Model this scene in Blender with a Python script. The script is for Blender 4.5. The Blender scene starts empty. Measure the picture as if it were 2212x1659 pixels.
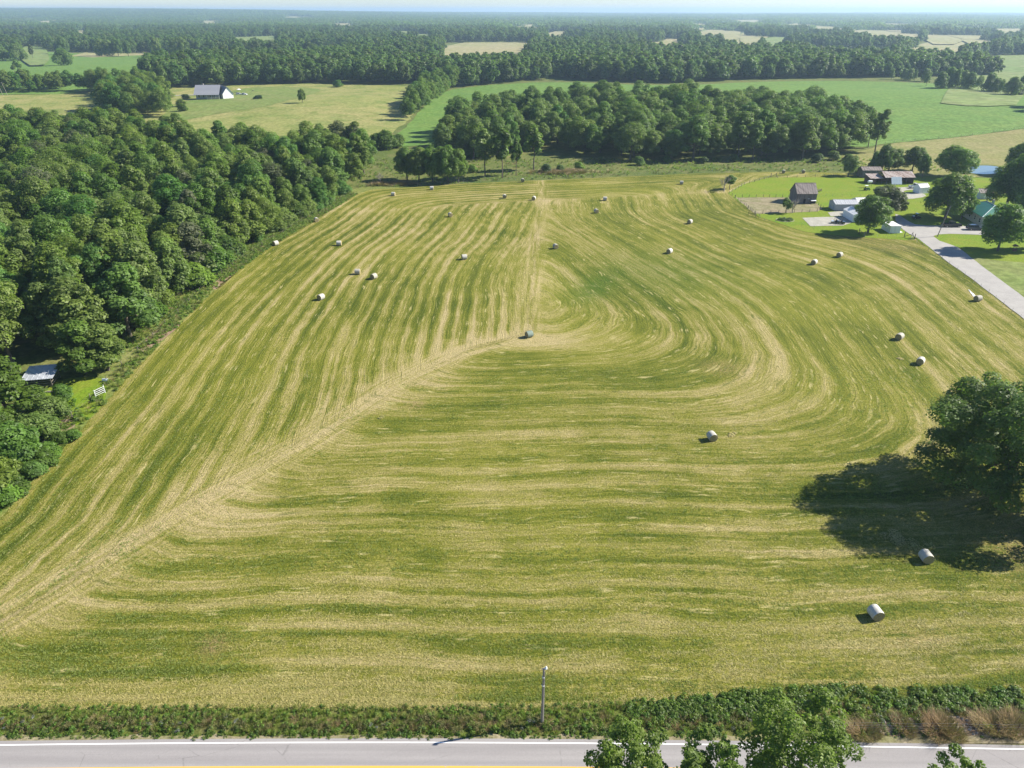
import bpy, bmesh, math, random
import numpy as np
from mathutils import Vector, Matrix
from mathutils.geometry import delaunay_2d_cdt

rng = np.random.default_rng(7)
random.seed(7)
SC = bpy.context.scene
C = SC.collection
R = math.radians

# ------------------------------------------------------------------ camera, sky, sun, exposure
H = 62.0
PITCH = R(27.7)
FPX = 1537.0                      # focal length in pixels of a 2212 px wide picture
cam_d = bpy.data.cameras.new('camera')
cam_d.sensor_width = 36.0
cam_d.lens = 36.0 * FPX / 2212.0
cam_d.clip_start = 0.5
cam_d.clip_end = 80000.0
cam = bpy.data.objects.new('camera', cam_d)
C.objects.link(cam)
cam.location = (0, 0, H)
cam.rotation_euler = (math.pi / 2 - PITCH, 0, 0)
SC.camera = cam

SUN_EL, SUN_AZ = R(36.0), R(12.0)   # azimuth measured from +X towards +Y
world = bpy.data.worlds.new('World')
SC.world = world
world.use_nodes = True
wn = world.node_tree
bg = wn.nodes['Background']
sky = wn.nodes.new('ShaderNodeTexSky')
sky.sky_type = 'NISHITA'
sky.sun_disc = False
sky.sun_elevation = SUN_EL
sky.sun_rotation = math.pi / 2 - SUN_AZ
sky.air_density = 1.0
sky.dust_density = 0.0
sky.ozone_density = 4.0
tintn = wn.nodes.new('ShaderNodeMix')
tintn.data_type = 'RGBA'; tintn.blend_type = 'MULTIPLY'
tintn.inputs[0].default_value = 1.0
tintn.inputs[7].default_value = (0.92, 0.98, 1.07, 1)
wn.links.new(sky.outputs[0], tintn.inputs[6])
wn.links.new(tintn.outputs[2], bg.inputs[0])
bg.inputs[1].default_value = 0.062

sun_d = bpy.data.lights.new('sun', 'SUN')
sun_d.energy = 5.0
sun_d.angle = R(0.53)
sun_d.color = (1.0, 0.94, 0.82)
sun = bpy.data.objects.new('sun', sun_d)
C.objects.link(sun)
sdir = Vector((math.cos(SUN_EL) * math.cos(SUN_AZ), math.cos(SUN_EL) * math.sin(SUN_AZ), math.sin(SUN_EL)))
sun.rotation_euler = sdir.to_track_quat('Z', 'Y').to_euler()
sun.location = (200, 40, 150)

SC.view_settings.view_transform = 'Standard'
SC.view_settings.look = 'None'
SC.view_settings.gamma = 1.0
SC.view_settings.use_curve_mapping = False
SC.view_settings.exposure = 1.2
SC.cycles.max_bounces = 6
SC.cycles.diffuse_bounces = 3
SC.cycles.glossy_bounces = 2
SC.cycles.transmission_bounces = 4
SC.cycles.volume_bounces = 1
SC.cycles.use_denoising = True
SC.cycles.use_adaptive_sampling = False

HAZE_DENSITY = 0.00012

# ------------------------------------------------------------------ terrain and pixel to ground
def sstep(a, b, x):
    t = np.clip((x - a) / (b - a), 0, 1)
    return t * t * (3 - 2 * t)

BUMPS = [(18, 173, -1.0, 11, 15), (-140, 560, 3.5, 90, 70), (120, 640, 3.0, 130, 90), (330, 560, 4.0, 120, 110),
         (-420, 900, 5, 160, 160), (-60, 560, -2.0, 40, 90), (250, 410, -1.5, 60, 40)]

def terrain(x, y):
    x = np.asarray(x, float); y = np.asarray(y, float)
    z = np.zeros(np.broadcast(x, y).shape)
    for bx, by, h, sx, sy in BUMPS:
        z = z + h * np.exp(-((x - bx) / sx) ** 2 - ((y - by) / sy) ** 2)
    far = sstep(3500, 9000, y)
    ang = x / np.maximum(y, 1.0)
    z = z + far * (62.0 * sstep(0.15, -0.65, ang) + 9 * np.sin(x / 900.0 + 1.3) * np.sin(y / 1500.0) + 8)
    return z

def ray(px, py):
    u = (px - 1106.0) / FPX
    v = (829.5 - py) / FPX
    return (u, math.cos(PITCH) + v * math.sin(PITCH), -math.sin(PITCH) + v * math.cos(PITCH))

def at(px, py):
    """ground point seen at this place of the photograph (2212 px wide copy)"""
    dx, dy, dz = ray(px, py)
    if dz > -0.004:
        dz = -0.004
    z = 0.0
    for _ in range(25):
        t = (z - H) / dz
        z = 0.5 * z + 0.5 * float(terrain(dx * t, dy * t))
    t = (z - H) / dz
    return Vector((dx * t, dy * t, float(terrain(dx * t, dy * t))))

def crop(x0, cx, cy):
    return ((x0 + cx / 4.424) * 0.737333, (450 + cy / 4.424) * 0.737333)

def c4(cx, cy): return at(*crop(2100, cx, cy))
def c5(cx, cy): return at(*crop(2500, cx, cy))

def project(x, y, z):
    d = (x, y, z - H)
    f = d[1] * math.cos(PITCH) - d[2] * math.sin(PITCH)
    up = d[1] * math.sin(PITCH) + d[2] * math.cos(PITCH)
    return 1106 + FPX * d[0] / f, 829.5 - FPX * up / f, f

# ------------------------------------------------------------------ materials
class NT:
    def __init__(s, name):
        s.m = bpy.data.materials.new(name)
        s.m.use_nodes = True
        s.t = s.m.node_tree
        s.t.nodes.clear()
        s.out = s.t.nodes.new('ShaderNodeOutputMaterial')
    def n(s, typ, inp=None, **kw):
        nd = s.t.nodes.new('ShaderNode' + typ)
        for k, v in kw.items():
            setattr(nd, k, v)
        for k, v in (inp or {}).items():
            sock = nd.inputs[k]
            if isinstance(v, bpy.types.NodeSocket):
                s.t.links.new(v, sock)
            else:
                sock.default_value = v
        return nd
    def math(s, op, a, b=0.0, c=0.0):
        return s.n('Math', {0: a, 1: b, 2: c}, operation=op).outputs[0]
    def mix(s, f, a, b, blend='MIX'):
        nd = s.n('Mix', None, data_type='RGBA', blend_type=blend)
        for i, v in ((0, f), (6, a), (7, b)):
            if isinstance(v, bpy.types.NodeSocket):
                s.t.links.new(v, nd.inputs[i])
            else:
                nd.inputs[i].default_value = v if i == 0 else (*v[:3], 1)
        return nd.outputs[2]
    def noise(s, vec, scale, detail=3.0, rough=0.55, dist=0.0):
        return s.n('TexNoise', {'Vector': vec, 'Scale': scale, 'Detail': detail, 'Roughness': rough, 'Distortion': dist}).outputs[0]
    def ramp(s, fac, lo, hi, a=0.0, b=1.0):
        return s.n('MapRange', {0: fac, 1: lo, 2: hi, 3: a, 4: b}, clamp=True).outputs[0]
    def pos(s):
        return s.n('NewGeometry').outputs['Position']
    def obj(s):
        return s.n('TexCoord').outputs['Object']
    def done(s, color, rough=0.9, bump=None, bstr=0.5, bdist=0.05, metal=0.0, spec=0.3):
        p = s.n('BsdfPrincipled', {'Roughness': rough, 'Metallic': metal, 'Specular IOR Level': spec})
        if isinstance(color, bpy.types.NodeSocket):
            s.t.links.new(color, p.inputs['Base Color'])
        else:
            p.inputs['Base Color'].default_value = (*color, 1)
        if bump is not None:
            b = s.n('Bump', {'Height': bump, 'Strength': bstr, 'Distance': bdist})
            s.t.links.new(b.outputs[0], p.inputs['Normal'])
        s.t.links.new(p.outputs[0], s.out.inputs[0])
        return s.m

def plain(name, col, rough=0.6, metal=0.0, var=0.12, scale=3.0, spec=0.4):
    t = NT(name)
    f = t.noise(t.obj(), scale, 4)
    c = t.mix(t.ramp(f, 0.3, 0.7), [c * (1 - var) for c in col], [min(1, c * (1 + var)) for c in col])
    return t.done(c, rough, f, 0.15, 0.02, metal, spec)

def leaf_mat(name, greens, dead=0.0, trans=0.42):
    t = NT(name)
    oi = t.n('ObjectInfo')
    rnd = oi.outputs['Random']
    cr = t.n('ValToRGB', {0: rnd})
    el = cr.color_ramp.elements
    cr.color_ramp.interpolation = 'LINEAR'
    el[0].position = 0.0; el[0].color = (*greens[0], 1)
    el[1].position = 1.0; el[1].color = (*greens[-1], 1)
    for i, g in enumerate(greens[1:-1]):
        e = el.new((i + 1) / (len(greens) - 1)); e.color = (*g, 1)
    tint = t.n('Attribute', attribute_name='tint').outputs['Fac']
    c = t.mix(t.ramp(tint, 0.0, 1.0, 0.0, 1.0), (0.55, 0.58, 0.5), (1.5, 1.45, 1.35))
    col = t.mix(1.0, cr.outputs[0], c, 'MULTIPLY')
    tc = t.mix(0.55, t.mix(1.0, col, (2.0, 2.6, 1.1), 'MULTIPLY'), (0.19, 0.30, 0.03))
    d = t.n('BsdfPrincipled', {'Base Color': col, 'Roughness': 0.55, 'Specular IOR Level': 0.35})
    tr = t.n('BsdfTranslucent', {'Color': tc})
    ms = t.n('MixShader', {0: trans, 1: d.outputs[0], 2: tr.outputs[0]})
    t.t.links.new(ms.outputs[0], t.out.inputs[0])
    return t.m

M = {}
WOODG = [(0.0604, 0.1448, 0.0275), (0.1053, 0.175, 0.0311), (0.1295, 0.175, 0.0345), (0.1295, 0.175, 0.0516), (0.1295, 0.175, 0.0402), (0.1258, 0.1748, 0.0447), (0.0829, 0.175, 0.0412), (0.1295, 0.175, 0.0345), (0.1295, 0.175, 0.0302)]
M['leaf_wood'] = leaf_mat('woodland_leaves', WOODG)
M['leaf_grove'] = leaf_mat('grove_leaves', [(0.085, 0.1418, 0.0404), (0.1253, 0.175, 0.0517), (0.1295, 0.175, 0.0525), (0.1002, 0.175, 0.0404)])
M['leaf_bright'] = leaf_mat('bright_leaves', [(0.066, 0.1232, 0.0176), (0.0858, 0.1342, 0.0198), (0.0572, 0.11, 0.0198)])
M['leaf_farm'] = leaf_mat('yard_tree_leaves', [(0.0888, 0.1747, 0.0278), (0.1154, 0.1747, 0.0308), (0.0978, 0.16, 0.0339)])
M['leaf_oak'] = leaf_mat('oak_leaves', [(0.0755, 0.134, 0.0245), (0.0906, 0.147, 0.0262)])
M['leaf_road'] = leaf_mat('roadside_leaves', [(0.1131, 0.1718, 0.0341), (0.1326, 0.175, 0.0341)])
M['leaf_grey'] = leaf_mat('grey_green_leaves', [(0.085, 0.100, 0.055), (0.100, 0.112, 0.066)])
M['leaf_far'] = leaf_mat('distant_leaves', [(0.0515, 0.0963, 0.0289), (0.0712, 0.127, 0.0337), (0.0871, 0.1314, 0.0394), (0.0634, 0.1226, 0.0368), (0.0799, 0.108, 0.0324), (0.051, 0.0756, 0.0227)], trans=0.42)
M['weed'] = leaf_mat('weed_leaves', [(0.0731, 0.1463, 0.026), (0.1137, 0.2031, 0.0292), (0.1543, 0.21, 0.0325), (0.0894, 0.13, 0.0406)])
M['dry'] = leaf_mat('dry_stems', [(0.2295, 0.1485, 0.081), (0.27, 0.1958, 0.108), (0.189, 0.1215, 0.0702)], trans=0.2)
M['olive'] = leaf_mat('olive_weed', [(0.12, 0.12, 0.045), (0.15, 0.13, 0.06), (0.10, 0.11, 0.04)], trans=0.25)
M['blue_weed'] = leaf_mat('grey_blue_weed', [(0.15, 0.16, 0.17), (0.12, 0.14, 0.13)], trans=0.2)
M['grass'] = leaf_mat('grass_blades', [(0.17, 0.215, 0.045), (0.23, 0.25, 0.07), (0.13, 0.19, 0.03)], trans=0.4)
M['stubble'] = leaf_mat('stubble_stems', [(0.25, 0.235, 0.06), (0.30, 0.265, 0.085), (0.20, 0.205, 0.045)], trans=0.3)
M['straw'] = leaf_mat('straw_wisp', [(0.40, 0.34, 0.15), (0.34, 0.30, 0.12), (0.28, 0.27, 0.09)], trans=0.2)
M['hedge'] = leaf_mat('shrub_leaves', [(0.0455, 0.0806, 0.0286), (0.0585, 0.0975, 0.0312)])

t = NT('bark')
f = t.noise(t.n('Mapping', {'Vector': t.obj(), 'Scale': (6, 6, 1.0)}).outputs[0], 2.0, 5)
M['bark'] = t.done(t.mix(t.ramp(f, .3, .7), (0.07, 0.055, 0.042), (0.17, 0.14, 0.11)), 0.95, f, 0.8, 0.05)
t = NT('dead_wood')
f = t.noise(t.obj(), 5.0, 4)
M['deadwood'] = t.done(t.mix(f, (0.22, 0.19, 0.16), (0.40, 0.36, 0.32)), 0.95)

def ground_mat(name, cols, scales=(0.012, 0.09, 1.2), bump=0.5, fleck=None):
    """cols: three colours mixed by noise of three sizes, in world metres"""
    t = NT(name)
    p = t.pos()
    a = t.noise(p, scales[0], 5, 0.6, 0.6)
    b = t.noise(p, scales[1], 6, 0.65, 0.4)
    c = t.noise(p, scales[2], 5, 0.7)
    col = t.mix(t.ramp(a, 0.36, 0.64), cols[0], cols[1])
    col = t.mix(t.ramp(b, 0.45, 0.68), col, cols[2])
    dark = t.mix(1.0, col, (0.62, 0.64, 0.55), 'MULTIPLY')
    col = t.mix(t.ramp(c, 0.42, 0.62), dark, col)
    if fleck:
        d = t.noise(p, fleck[1], 4, 0.75)
        col = t.mix(t.ramp(d, 0.56, 0.70), col, fleck[0])
    h = t.math('ADD', c, t.math('MULTIPLY', b, 0.6))
    return t.done(col, 0.95, h, bump, 0.12, spec=0.1)

M['ground'] = ground_mat('rough_meadow', [(0.090, 0.130, 0.028), (0.130, 0.155, 0.042), (0.19, 0.18, 0.07)], (0.02, 0.12, 0.9))
M['pasture'] = ground_mat('pale_pasture', [(0.32, 0.29, 0.12), (0.25, 0.265, 0.082), (0.155, 0.205, 0.048)], (0.014, 0.06, 0.5), 0.5)
M['green_field'] = ground_mat('green_field', [(0.120, 0.215, 0.046), (0.135, 0.230, 0.048), (0.160, 0.240, 0.055)], (0.012, 0.05, 0.35), 0.25)
M['house_green'] = ground_mat('house_lawn_grass', [(0.150, 0.215, 0.055), (0.19, 0.235, 0.066), (0.22, 0.235, 0.085)], (0.012, 0.05, 0.35), 0.25)
M['lawn'] = ground_mat('lawn_grass', [(0.150, 0.235, 0.016), (0.185, 0.250, 0.020), (0.215, 0.245, 0.032)], (0.05, 0.13, 2.0), 0.35)
M['tan_pasture'] = ground_mat('dry_pasture', [(0.25, 0.235, 0.085), (0.21, 0.22, 0.075), (0.29, 0.25, 0.115)], (0.02, 0.08, 0.7), 0.4)
M['far_tan'] = ground_mat('far_tan_field', [(0.34, 0.30, 0.16), (0.27, 0.28, 0.12), (0.36, 0.31, 0.19)], (0.004, 0.02, 0.1), 0.2)
M['far_green'] = ground_mat('far_green_field', [(0.16, 0.23, 0.07), (0.20, 0.25, 0.085), (0.23, 0.25, 0.11)], (0.004, 0.02, 0.1), 0.2)
M['verge'] = ground_mat('verge_soil', [(0.085, 0.12, 0.022), (0.13, 0.15, 0.035), (0.19, 0.17, 0.07)], (0.06, 0.4, 2.2), 0.8)
M['verge_dry'] = ground_mat('edge_strip_grass', [(0.18, 0.21, 0.055), (0.24, 0.235, 0.085), (0.13, 0.18, 0.035)], (0.05, 0.3, 1.8), 0.8)
M['soil'] = ground_mat('bare_soil', [(0.26, 0.17, 0.115), (0.30, 0.21, 0.15), (0.34, 0.28, 0.20)], (0.1, 0.6, 3.0), 0.8)
M['dirt'] = ground_mat('trodden_dirt', [(0.27, 0.22, 0.15), (0.20, 0.20, 0.09), (0.36, 0.30, 0.21)], (0.10, 0.35, 2.0), 0.4)
M['gravel'] = ground_mat('pale_gravel', [(0.38, 0.36, 0.33), (0.42, 0.40, 0.37), (0.46, 0.43, 0.39)], (0.05, 0.4, 4.0), 0.3)
M['town'] = ground_mat('forest_floor', [(0.030, 0.045, 0.016), (0.040, 0.055, 0.020), (0.050, 0.060, 0.024)], (0.004, 0.03, 0.2), 0.2)

# hay field: rows follow the mowing passes stored in the mesh attributes 'row' and 'seam'
t = NT('mown_hay')
p = t.pos()
row = t.n('Attribute', attribute_name='row').outputs['Fac']
seam = t.n('Attribute', attribute_name='seam').outputs['Fac']
sp = t.n('SeparateXYZ', {0: p})
wob = t.math('MULTIPLY', t.math('SUBTRACT', t.noise(p, 0.12, 3), 0.5), 1.5)
rw = t.math('ADD', row, wob)
def rown(freq, along, detail=2.0, rough=0.5):
    v = t.n('CombineXYZ', {0: t.math('MULTIPLY', rw, freq), 1: t.math('MULTIPLY', sp.outputs[0], along), 2: t.math('MULTIPLY', sp.outputs[1], along)})
    return t.noise(v.outputs[0], 1.0, detail, rough)
per = t.math('SINE', t.math('MULTIPLY', rw, 2 * math.pi / 3.4))          # one mower pass
per = t.ramp(per, -1.0, 1.0)
n1 = rown(0.75, 0.012, 3.0, 0.6)
n2 = rown(2.0, 0.03, 3.0, 0.6)
n3 = rown(4.2, 0.10, 3.0, 0.65)
blot = t.noise(p, 0.045, 4, 0.6, 0.8)
clump = t.noise(p, 1.7, 5, 0.75, 0.5)
fine = t.noise(p, 5.0, 4, 0.8)
reg = t.n('Attribute', attribute_name='reg').outputs['Fac']
tone = t.n('Attribute', attribute_name='tone').outputs['Fac']
s = t.math('ADD', t.math('MULTIPLY', t.math('SUBTRACT', per, 0.5), t.math('MULTIPLY', reg, 0.26)), t.math('ADD', t.math('MULTIPLY', n1, 0.45), t.math('ADD', t.math('MULTIPLY', n2, 0.50), t.math('MULTIPLY', n3, 0.50))))
s = t.math('ADD', s, t.math('MULTIPLY', t.math('SUBTRACT', tone, 0.5), 0.36))
s = t.math('ADD', s, 0.175)
sds = t.n('Attribute', attribute_name='sds').outputs['Fac']
band = t.n('Attribute', attribute_name='band').outputs['Fac']
sv = t.n('CombineXYZ', {0: t.math('MULTIPLY', t.math('ADD', sds, t.math('MULTIPLY', wob, .5)), 1.3), 1: t.math('MULTIPLY', sp.outputs[0], .05), 2: t.math('MULTIPLY', sp.outputs[1], .05)}).outputs[0]
sn = t.math('ADD', t.math('MULTIPLY', t.noise(sv, 1.0, 4, .65), 1.3), 0.25)
s = t.n('Mix', {0: band, 2: s, 3: sn}, data_type='FLOAT').outputs[0]
s = t.math('ADD', s, t.math('MULTIPLY', t.math('SUBTRACT', blot, 0.5), 0.45))
s = t.math('ADD', s, t.math('MULTIPLY', t.math('SUBTRACT', clump, 0.5), 0.55))
s = t.math('ADD', s, t.math('MULTIPLY', seam, 0.30))
s = t.ramp(s, 0.62, 1.24)
cr = t.n('ValToRGB', {0: s})
e = cr.color_ramp.elements
e[0].position = 0.0; e[0].color = (0.072, 0.098, 0.010, 1)
e[1].position = 1.0; e[1].color = (0.47, 0.37, 0.20, 1)
for q, cc in ((0.28, (0.140, 0.155, 0.018)), (0.5, (0.225, 0.215, 0.040)), (0.74, (0.34, 0.285, 0.105))):
    k = e.new(q); k.color = (*cc, 1)
col = cr.outputs[0]
yel = t.noise(p, 0.02, 3)
col = t.mix(t.ramp(yel, 0.45, 0.7, 0.0, 0.35), col, (0.29, 0.28, 0.040))
green = t.n('Attribute', attribute_name='green').outputs['Fac']
col = t.mix(t.math('MULTIPLY', green, t.ramp(clump, 0.3, 0.6, 0.35, 0.9)), col, (0.075, 0.14, 0.014))
bare = t.n('Attribute', attribute_name='bare').outputs['Fac']
col = t.mix(t.math('MULTIPLY', bare, t.ramp(clump, 0.35, 0.6)), col, (0.30, 0.205, 0.115))
st = rown(2.6, 0.22, 2.0, 0.5)
sd_ = rown(2.1, 0.17, 2.0, 0.5)
brk = t.noise(p, 0.35, 2)
col = t.mix(t.math('MULTIPLY', t.ramp(sd_, 0.60, 0.70, 0.0, 0.75), t.ramp(brk, 0.62, 0.42)), col, (0.090, 0.120, 0.014))
col = t.mix(t.math('MULTIPLY', t.ramp(st, 0.60, 0.68, 0.0, 0.8), t.ramp(brk, 0.38, 0.60)), col, (0.50, 0.42, 0.20))
col = t.mix(t.ramp(fine, 0.40, 0.60), t.mix(1.0, col, (0.40, 0.46, 0.32), 'MULTIPLY'), col)
col = t.mix(t.ramp(fine, 0.60, 0.74, 0.0, 0.55), col, (0.48, 0.42, 0.17))
hgt = t.math('ADD', t.math('MULTIPLY', fine, 0.7), t.math('ADD', t.math('MULTIPLY', clump, 0.8), t.math('MULTIPLY', n3, 1.2)))
M['hay'] = t.done(col, 0.95, hgt, 0.9, 0.16, spec=0.08)

t = NT('asphalt')
p = t.pos()
f = t.noise(t.n('Mapping', {'Vector': p, 'Scale': (0.03, 0.9, 1)}).outputs[0], 1.0, 5, .6)
g = t.noise(p, 9.0, 3, .7)
col = t.mix(t.ramp(f, .35, .65), (0.25, 0.233, 0.230), (0.305, 0.286, 0.28))
col = t.mix(t.ramp(g, .3, .7), t.mix(1.0, col, (.86, .86, .86), 'MULTIPLY'), col)
yy = t.n('SeparateXYZ', {0: p}).outputs[1]
lane = t.math('ABSOLUTE', t.math('SUBTRACT', t.math('ABSOLUTE', t.math('SUBTRACT', t.math('ABSOLUTE', t.math('SUBTRACT', yy, 41.7)), 1.25)), 0.72))
col = t.mix(t.ramp(lane, 0.05, 0.35, .35, 0.0), col, (0.20, 0.19, 0.187))          # worn wheel tracks
vo = t.n('TexVoronoi', {'Vector': t.n('Mapping', {'Vector': p, 'Scale': (0.16, 0.55, 1)}).outputs[0], 'Scale': 1.0, 'Randomness': 1.0}, feature='DISTANCE_TO_EDGE').outputs[0]
crk = t.ramp(t.math('ADD', vo, t.math('MULTIPLY', t.noise(p, 2.0, 3), .03)), 0.014, 0.024, .45, 0.0)
col = t.mix(t.math('MULTIPLY', crk, t.ramp(t.noise(p, 0.12, 2), .45, .6)), col, (0.10, 0.095, 0.09))
M['asphalt'] = t.done(col, 0.85, g, 0.2, 0.01)
t = NT('drive_surface')
p = t.pos()
f = t.noise(p, 0.25, 5, .6); g = t.noise(p, 5.0, 3, .7)
col = t.mix(t.ramp(f, .35, .65), (0.29, 0.277, 0.265), (0.35, 0.334, 0.315))
col = t.mix(t.ramp(g, .35, .65), t.mix(1.0, col, (.85, .84, .82), 'MULTIPLY'), col)
M['drive'] = t.done(col, 0.9, g, 0.3, 0.02)
def paint(name, col):
    t = NT(name)
    g = t.noise(t.pos(), 3.0, 5, .7)
    return t.done(t.mix(t.ramp(g, .62, .75), col, (.34, .33, .32)), 0.7)
M['white_line'] = paint('white_road_paint', (0.80, 0.80, 0.79))
M['yellow_line'] = paint('yellow_road_paint', (0.72, 0.40, 0.04))

t = NT('pond_water')
f = t.noise(t.pos(), 1.2, 3)
M['water'] = t.done((0.10, 0.13, 0.13), 0.06, f, 0.03, 0.02, 0.0, 0.6)

# bales: net wrap and cut hay
t = NT('net_wrap')
o = t.n('TexCoord').outputs['Object']
rnd = t.n('ObjectInfo').outputs['Random']
v = t.n('Mapping', {'Vector': o, 'Scale': (14, 1.6, 1.6)}).outputs[0]
f = t.noise(v, 1.0, 4, .65)
g = t.noise(o, 3.0, 4)
base = t.mix(rnd, (0.40, 0.38, 0.33), (0.56, 0.55, 0.53))
col = t.mix(t.ramp(f, .35, .65), t.mix(1.0, base, (.72, .70, .62), 'MULTIPLY'), base)
col = t.mix(t.ramp(g, .58, .75, 0, .6), col, (0.30, 0.26, 0.13))
M['wrap'] = t.done(col, 0.75, f, 0.35, 0.03)
t = NT('green_net_wrap')
o = t.n('TexCoord').outputs['Object']
f = t.noise(t.n('Mapping', {'Vector': o, 'Scale': (14, 1.6, 1.6)}).outputs[0], 1.0, 4, .65)
M['wrap_green'] = t.done(t.mix(f, (0.10, 0.14, 0.11), (0.24, 0.29, 0.25)), 0.75, f, 0.35, 0.03)
t = NT('bale_end_hay')
o = t.n('TexCoord').outputs['Object']
sp2 = t.n('SeparateXYZ', {0: o})
rad = t.math('SQRT', t.math('ADD', t.math('POWER', sp2.outputs[1], 2.0), t.math('POWER', sp2.outputs[2], 2.0)))
an = t.math('ARCTAN2', sp2.outputs[1], sp2.outputs[2])
spi = t.ramp(t.math('SINE', t.math('ADD', t.math('MULTIPLY', rad, 34.0), an)), -1, 1)
g = t.noise(o, 7.0, 5, .75)
k = t.math('ADD', t.math('MULTIPLY', spi, 0.4), t.math('MULTIPLY', g, 0.8))
M['bale_end'] = t.done(t.mix(t.ramp(k, .35, .9), (0.15, 0.12, 0.05), (0.44, 0.37, 0.20)), 0.95, k, 0.8, 0.05)

def siding(name, a, b, step=0.22, horiz=False, metal=0.0, rough=0.8):
    t = NT(name)
    o = t.obj()
    s3 = t.n('SeparateXYZ', {0: o})
    ax = s3.outputs[2] if horiz else t.math('ADD', s3.outputs[0], s3.outputs[1])
    w = t.math('FRACT', t.math('DIVIDE', ax, step))
    idx = t.math('FLOOR', t.math('DIVIDE', ax, step))
    wn_ = t.n('TexWhiteNoise', {'W': idx}, noise_dimensions='1D').outputs[0]
    f = t.noise(o, 1.2, 5, .65)
    c = t.mix(t.ramp(t.math('ADD', t.math('MULTIPLY', wn_, .5), t.math('MULTIPLY', f, .7)), .3, .9), a, b)
    h = t.ramp(t.math('ABSOLUTE', t.math('SUBTRACT', w, 0.5)), 0.40, 0.5, 1.0, 0.0)
    return t.done(c, rough, h, 0.7, 0.02, metal)
M['barn_wood'] = siding('weathered_barn_boards', (0.11, 0.10, 0.095), (0.22, 0.20, 0.19))
M['barn_roof'] = siding('rusty_roof_sheet', (0.13, 0.105, 0.095), (0.25, 0.21, 0.19), 0.75, rough=0.6)
M['rust_roof'] = siding('rust_streaked_roof', (0.17, 0.095, 0.070), (0.46, 0.41, 0.38), 0.6, rough=0.6)
M['red_wood'] = siding('dull_red_boards', (0.10, 0.060, 0.048), (0.17, 0.10, 0.08))
M['white_side'] = siding('white_siding', (0.66, 0.68, 0.70), (0.76, 0.77, 0.78), 0.3)
M['white_roof'] = siding('white_metal_roof', (0.66, 0.66, 0.65), (0.76, 0.76, 0.75), 0.5, rough=0.45)
M['grey_roof'] = siding('grey_metal_roof', (0.40, 0.41, 0.43), (0.50, 0.51, 0.53), 0.5, rough=0.45)
M['green_roof'] = siding('green_metal_roof', (0.035, 0.15, 0.11), (0.05, 0.20, 0.15), 0.45, rough=0.4)
M['blue_roof'] = siding('pale_blue_metal_roof', (0.42, 0.50, 0.55), (0.50, 0.58, 0.62), 0.45, rough=0.4)
M['tin_roof'] = siding('galvanised_roof', (0.38, 0.40, 0.44), (0.52, 0.54, 0.58), 0.45, metal=0.3, rough=0.45)
M['slate_roof'] = siding('slate_shingle_roof', (0.20, 0.205, 0.235), (0.25, 0.255, 0.285), 0.3, True)
M['house_wall'] = siding('cream_siding', (0.50, 0.47, 0.41), (0.56, 0.53, 0.47), 0.2, True)
M['grey_wall'] = siding('grey_siding', (0.36, 0.38, 0.41), (0.44, 0.46, 0.48), 0.2, True)
M['white_wall'] = siding('white_lap_siding', (0.72, 0.72, 0.71), (0.80, 0.80, 0.79), 0.2, True)
M['trim'] = plain('white_trim', (0.78, 0.78, 0.77), 0.6, var=0.04)
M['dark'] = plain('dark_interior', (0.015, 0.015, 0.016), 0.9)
M['glass'] = plain('window_glass', (0.03, 0.035, 0.04), 0.08, var=0.02, spec=0.8)
M['porch'] = plain('tan_porch_wood', (0.52, 0.42, 0.33), 0.8)
M['post'] = plain('weathered_post', (0.14, 0.12, 0.10), 0.9, var=0.25, scale=6)
M['pole'] = plain('grey_pole_wood', (0.24, 0.21, 0.18), 0.9, var=0.2, scale=5)
M['steel'] = plain('galvanised_steel', (0.45, 0.46, 0.47), 0.4, 0.6, 0.1)
M['rust'] = plain('rusty_steel', (0.12, 0.075, 0.055), 0.9, var=0.25, scale=8)
M['white_steel'] = plain('white_painted_steel', (0.74, 0.75, 0.76), 0.5, var=0.06)
M['tyre'] = plain('tyre_rubber', (0.018, 0.018, 0.018), 0.9)
M['rim'] = plain('wheel_rim', (0.45, 0.45, 0.46), 0.3, 0.8)
def carpaint(name, col):
    t = NT(name)
    p = t.n('BsdfPrincipled', {'Base Color': (*col, 1), 'Roughness': 0.35, 'Coat Weight': 0.8, 'Coat Roughness': 0.05})
    t.t.links.new(p.outputs[0], t.out.inputs[0])
    return t.m
M['car_black'] = carpaint('near_black_paint', (0.018, 0.020, 0.027))
M['car_navy'] = carpaint('navy_paint', (0.020, 0.030, 0.065))
M['car_white'] = carpaint('white_car_paint', (0.74, 0.75, 0.76))
M['car_green'] = carpaint('tractor_green_paint', (0.03, 0.20, 0.07))
M['lamp_white'] = plain('headlight_lens', (0.7, 0.72, 0.74), 0.1, var=0.02)
M['lamp_red'] = plain('tail_light_lens', (0.35, 0.02, 0.02), 0.2, var=0.02)
M['panel_blue'] = plain('pale_panel', (0.46, 0.54, 0.58), 0.35, var=0.05)
M['stone'] = plain('rubble_stone', (0.36, 0.31, 0.27), 0.95, var=0.3, scale=4)
M['flower'] = plain('pale_flower', (0.55, 0.55, 0.42), 0.8)
M['wood_brown'] = plain('brown_wood', (0.15, 0.085, 0.055), 0.85)

# ------------------------------------------------------------------ mesh helpers
def tag(o, label=None, cat=None, group=None, kind=None):
    if label: o['label'] = label
    if cat: o['category'] = cat
    if group: o['group'] = group
    if kind: o['kind'] = kind
    return o

def empty(name, loc, rz=0.0, label=None, cat=None, group=None, scale=1.0):
    o = bpy.data.objects.new(name, None)
    o.empty_display_size = 0.3
    C.objects.link(o)
    o.location = loc
    o.rotation_euler = (0, 0, rz)
    o.scale = (scale,) * 3
    return tag(o, label, cat, group)

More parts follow.
